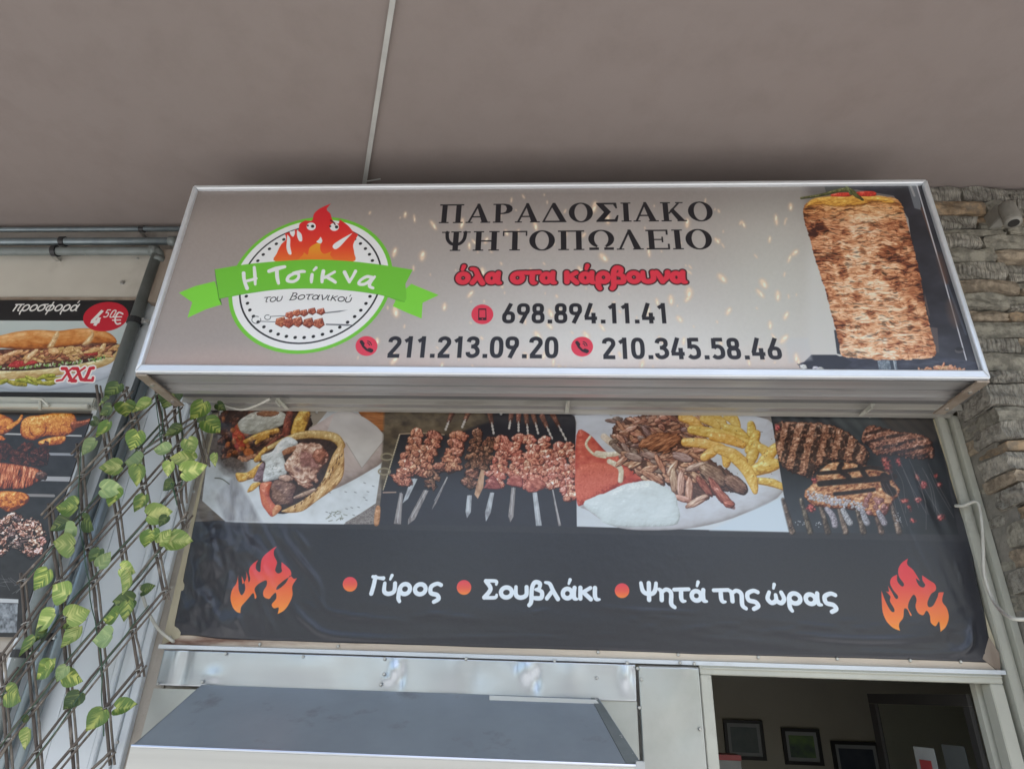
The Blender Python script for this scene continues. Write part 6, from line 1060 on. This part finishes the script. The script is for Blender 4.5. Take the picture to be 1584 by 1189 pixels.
MB().box(p1[0] - .022, p1[0] + .022, p1[1] - .012, p1[1] + .008, ZC - .026, ZC + .004).build('clip', M['bracket'], TK); q = PZ(575, 278, ZC); MB().tube([q + np.array([-.03, 0, -.012]), q + np.array([.05, -.01, -.006])], .004, 6).build('loose_wire', M['conduit'], TK)
# ---------------------------------------------------------------- willow trellis
TY = -.24
TR = empty('willow_trellis', (-2.0, TY, -.9), 'expanding brown willow lattice leaning on the white cladding', 'trellis')
ROD_A = [((71, 788), (242, 611)), ((116, 694), (194, 605)), ((35, 893), (150, 766), (272, 630)), ((215, 700), (296, 646)), ((0, 1015), (73, 915), (234, 735), (299, 659)), ((0, 1077), (118, 925), (285, 737)), ((0, 1153), (120, 1004), (213, 892), (285, 799)), ((34, 1189), (140, 1048), (252, 914)), ((83, 1189), (213, 1033)), ((143, 1189), (166, 1166)), ((-30, 1100), (20, 1040)), ((-20, 1189), (10, 1140), (60, 1080))]
ROD_B = [((120, 694), (128, 800), (147, 920), (156, 1015), (169, 1171)), ((150, 604), (161, 678), (178, 790), (192, 886)), ((190, 605), (206, 655), (220, 750), (253, 917)), ((243, 608), (258, 690), (282, 807)), ((270, 628), (276, 700), (281, 770)), ((303, 654), (309, 690), (316, 712)), ((75, 788), (83, 850), (91, 905), (103, 1050), (114, 1189)), ((33, 896), (45, 1040), (60, 1189)), ((1, 1020), (6, 1100), (12, 1189)), ((197, 932), (205, 985), (214, 1036))]
rs = np.random.RandomState(77)
def rod(pts, y, r, m):
    q = [P(u, v, y) + (rs.rand(3) - .5) * .004 for u, v in pts]; q2 = []
    for i in range(len(q) - 1):
        for t in np.linspace(0, 1, 5)[:-1]: q2.append(q[i] * (1 - t) + q[i + 1] * t + (rs.rand(3) - .5) * .0035)
    q2.append(q[-1]); e = (q2[-1] - q2[0]); e /= np.linalg.norm(e); q2 = [q2[0] - e * .03] + q2 + [q2[-1] + e * .025]
    return MB().tube(q2, [r * (.9 + .2 * rs.rand()), r * (.85 + .3 * rs.rand()), r * .95], 7).build('rod', m, TR, True)
for i, pts in enumerate(ROD_A):
    rod(pts, TY - .012, .0056, M['twig'] if i % 3 else M['twig2']); rod([(u + 5.5 + 1.5 * rs.rand(), v + 4 + 2 * rs.rand()) for u, v in pts], TY - .010, .0042, M['twig2'] if i % 2 else M['twig'])
for i, pts in enumerate(ROD_B):
    rod(pts, TY + .008, .0066, M['twig']); rod([(u + 6.5 + 1.5 * rs.rand(), v + 2 * rs.rand()) for u, v in pts], TY + .010, .0048, M['twig2'])
def seg_int(a, b, c, d):
    r_ = (b[0] - a[0], b[1] - a[1]); s = (d[0] - c[0], d[1] - c[1]); k = r_[0] * s[1] - r_[1] * s[0]
    if abs(k) < 1e-6: return None
    t = ((c[0] - a[0]) * s[1] - (c[1] - a[1]) * s[0]) / k; u = ((c[0] - a[0]) * r_[1] - (c[1] - a[1]) * r_[0]) / k
    return (a[0] + t * r_[0], a[1] + t * r_[1]) if -.03 <= t <= 1.03 and -.03 <= u <= 1.03 else None
for A_ in ROD_A:
    for B_ in ROD_B:
        for i in range(len(A_) - 1):
            for j in range(len(B_) - 1):
                x_ = seg_int(A_[i], A_[i + 1], B_[j], B_[j + 1])
                if x_:
                    c_ = P(x_[0] + 3, x_[1] + 2, TY - .002); t_ = rs.rand() * .6 - .3
                    ring = [c_ + np.array([.017 * math.cos(k) , -.013 * math.sin(k) - .004, .008 * math.cos(k + t_)]) for k in np.linspace(0, 6.28, 12)]
                    b = MB().tube(ring, .0019, 5); b.tube([ring[0], ring[0] + np.array([.02 * rs.rand(), -.01, .03 * (rs.rand() - .3)])], .0018, 4); b.build('wire_tie', M['wire'], TR)
# ---------------------------------------------------------------- artificial ivy
IV = empty('artificial_ivy', (-1.95, TY - .04, -.9), 'garland of green and yellow plastic ivy leaves woven into the trellis', 'plant')
def leaf_mesh(name, wdt, curl, fold, tipb, m, seed):
    """stalk end at the origin, tip at +Z, unit length; faces -Y"""
    r = np.random.RandomState(seed); rows = [(-.06, .20), (.02, .36), (.16, .48), (.34, .50), (.52, .44), (.68, .33), (.82, .19), (.93, .08), (1.0, .0)]
    vs, fs = [], []
    for i, (t, hw) in enumerate(rows):
        hw = hw * wdt; yc = curl * (t - .4) ** 2 * -1.; lz = t if i > 0 else .04
        for k, s in enumerate((-1, -.5, 0, .5, 1)):
            wob = .012 * (r.rand() - .5); vs.append((s * hw + tipb * t * t * .25, yc - fold * abs(s) * hw * 1.0 + .02 * math.sin(t * 9 + s * 2) * abs(s) + wob, (lz if s == 0 else t) + (0 if abs(s) < .9 else -.02)))
    for i in range(len(rows) - 1):
        for k in range(4): a = i * 5 + k; fs.append((a, a + 1, a + 6, a + 5))
    me = bpy.data.meshes.new(name); me.from_pydata(vs, [], fs); me.materials.append(m); me.polygons.foreach_set('use_smooth', [True] * len(fs)); me.update(); return me
LM = {}
for mi in range(4):
    for sh in range(3): LM[(mi, sh)] = leaf_mesh('leaf', (.95, .8, 1.05)[sh], (.35, .15, .5)[sh], (.28, .5, .12)[sh], (.3, -.35, .1)[sh], LEAF[mi], mi * 10 + sh)
Z5 = lambda x, y: (x / 3.717, 600 + y / 3.717); Z6 = lambda x, y: (x / 3.847, 880 + y / 3.847)
# (centre, size in zoomed pixels, direction of the tip in degrees clockwise from up, material, shape)
LV = [(Z5, 650, 20, 95, 200, 2, 0), (Z5, 600, 82, 75, 250, 2, 1), (Z5, 615, 135, 80, 230, 2, 0), (Z5, 725, 130, 105, 150, 0, 0), (Z5, 815, 110, 105, 230, 1, 1), (Z5, 975, 62, 125, 190, 2, 0), (Z5, 1145, 140, 120, 200, 0, 2), (Z5, 1228, 225, 115, 120, 0, 0), (Z5, 1275, 112, 65, 130, 2, 1), (Z5, 600, 245, 100, 200, 0, 0), (Z5, 510, 345, 100, 215, 3, 1),
 (Z5, 780, 305, 110, 190, 0, 0), (Z5, 995, 252, 95, 235, 2, 1), (Z5, 935, 352, 100, 275, 3, 1), (Z5, 1100, 338, 95, 150, 1, 0), (Z5, 1050, 400, 130, 280, 1, 1), (Z5, 1125, 468, 140, 80, 1, 1), (Z5, 635, 462, 110, 250, 1, 0), (Z5, 775, 428, 115, 260, 3, 0), (Z5, 803, 502, 120, 175, 0, 0), (Z5, 970, 465, 85, 190, 1, 1), (Z5, 968, 560, 80, 230, 2, 1), (Z5, 650, 578, 115, 80, 3, 0), (Z5, 660, 642, 110, 170, 0, 2), (Z5, 812, 668, 105, 190, 0, 0), (Z5, 925, 715, 135, 75, 1, 0), (Z5, 935, 768, 75, 200, 2, 1),
 (Z5, 392, 690, 130, 260, 0, 0), (Z5, 345, 785, 115, 240, 2, 1), (Z5, 412, 820, 105, 230, 3, 0), (Z5, 378, 900, 150, 270, 1, 0), (Z5, 522, 780, 120, 110, 2, 0), (Z5, 862, 872, 120, 170, 0, 0), (Z5, 955, 852, 100, 40, 1, 1), (Z5, 1045, 880, 150, 85, 1, 0), (Z5, 550, 968, 90, 190, 2, 0), (Z5, 607, 985, 100, 30, 3, 1), (Z5, 745, 1042, 105, 100, 1, 0), (Z5, 740, 1122, 135, 190, 1, 0), (Z5, 250, 1105, 130, 200, 0, 0), (Z5, 355, 1172, 150, 290, 1, 0), (Z5, 1240, 415, 75, 180, 1, 1),
 (Z6, 740, 188, 130, 260, 2, 0), (Z6, 890, 120, 100, 75, 2, 1), (Z6, 478, 255, 150, 70, 1, 0), (Z6, 460, 315, 135, 90, 2, 1), (Z6, 275, 312, 160, 230, 1, 1), (Z6, 430, 410, 145, 200, 1, 0), (Z6, 240, 392, 95, 210, 2, 1), (Z6, 172, 462, 130, 190, 0, 0), (Z6, 670, 290, 130, 250, 0, 0), (Z6, 762, 252, 120, 170, 0, 0), (Z6, 620, 415, 150, 250, 3, 0), (Z6, 270, 600, 150, 230, 0, 1), (Z6, 445, 638, 140, 100, 0, 0), (Z6, 320, 560, 95, 40, 1, 1), (Z6, 430, 790, 125, 200, 2, 0), (Z6, 100, 750, 160, 100, 0, 0), (Z6, 755, 822, 150, 85, 0, 1), (Z6, 572, 902, 145, 200, 0, 0), (Z6, 162, 1008, 130, 190, 1, 1), (Z6, 362, 622, 100, 200, 3, 1), (Z6, 150, 890, 60, 200, 2, 1), (Z5, 560, 200, 70, 120, 2, 1), (Z5, 1180, 180, 80, 60, 2, 0)]
rl = np.random.RandomState(21); ROT = Matrix
for i, (Zq, x, y, s, dg, mi, sh) in enumerate(LV):
    u, v = Zq(x, y); k = 3.717 if Zq is Z5 else 3.847; yq = TY - .035 - .05 * rl.rand() if mi != 2 else TY - .015 - .03 * rl.rand()
    c_ = P(u, v, yq); L_ = s / k * np.linalg.norm(P(u, v + 1, yq) - P(u, v, yq)) * .97
    th = math.radians(dg); o = bpy.data.objects.new('leaf', LM[(mi, sh)]); col.objects.link(o)
    R3 = Matrix.Rotation(math.radians(rl.uniform(-22, 30)), 3, 'X') @ Matrix.Rotation(math.radians(rl.uniform(-28, 28)), 3, 'Z')
    Rm = R3 @ Matrix.Rotation(th, 3, 'Y')
    off = Rm @ Vector((0, 0, .5 * L_)); o.matrix_local = Matrix.Translation(Vector(tuple(c_ - np.array(IV.location))) - off) @ Rm.to_4x4() @ Matrix.Scale(L_, 4); o.parent = IV
for i in range(9):
    A_ = [ROD_A, ROD_B][i % 2][rl.randint(9)]; pts = []
    for (u, v) in A_: pts.append(P(u + rl.uniform(-9, 9), v + rl.uniform(-6, 6), TY - .03))
    if len(pts) < 3: pts.insert(1, (pts[0] + pts[1]) / 2 + np.array([rl.uniform(-.03, .03), -.01, rl.uniform(-.03, .03)]))
    qs = []
    for a_ in range(len(pts) - 1):
        for t in np.linspace(0, 1, 6)[:-1]: qs.append(pts[a_] * (1 - t) + pts[a_ + 1] * t + (rl.rand(3) - .5) * .008)
    MB().tube(qs, .0022, 5).build('stem', M['stem'], IV, True)
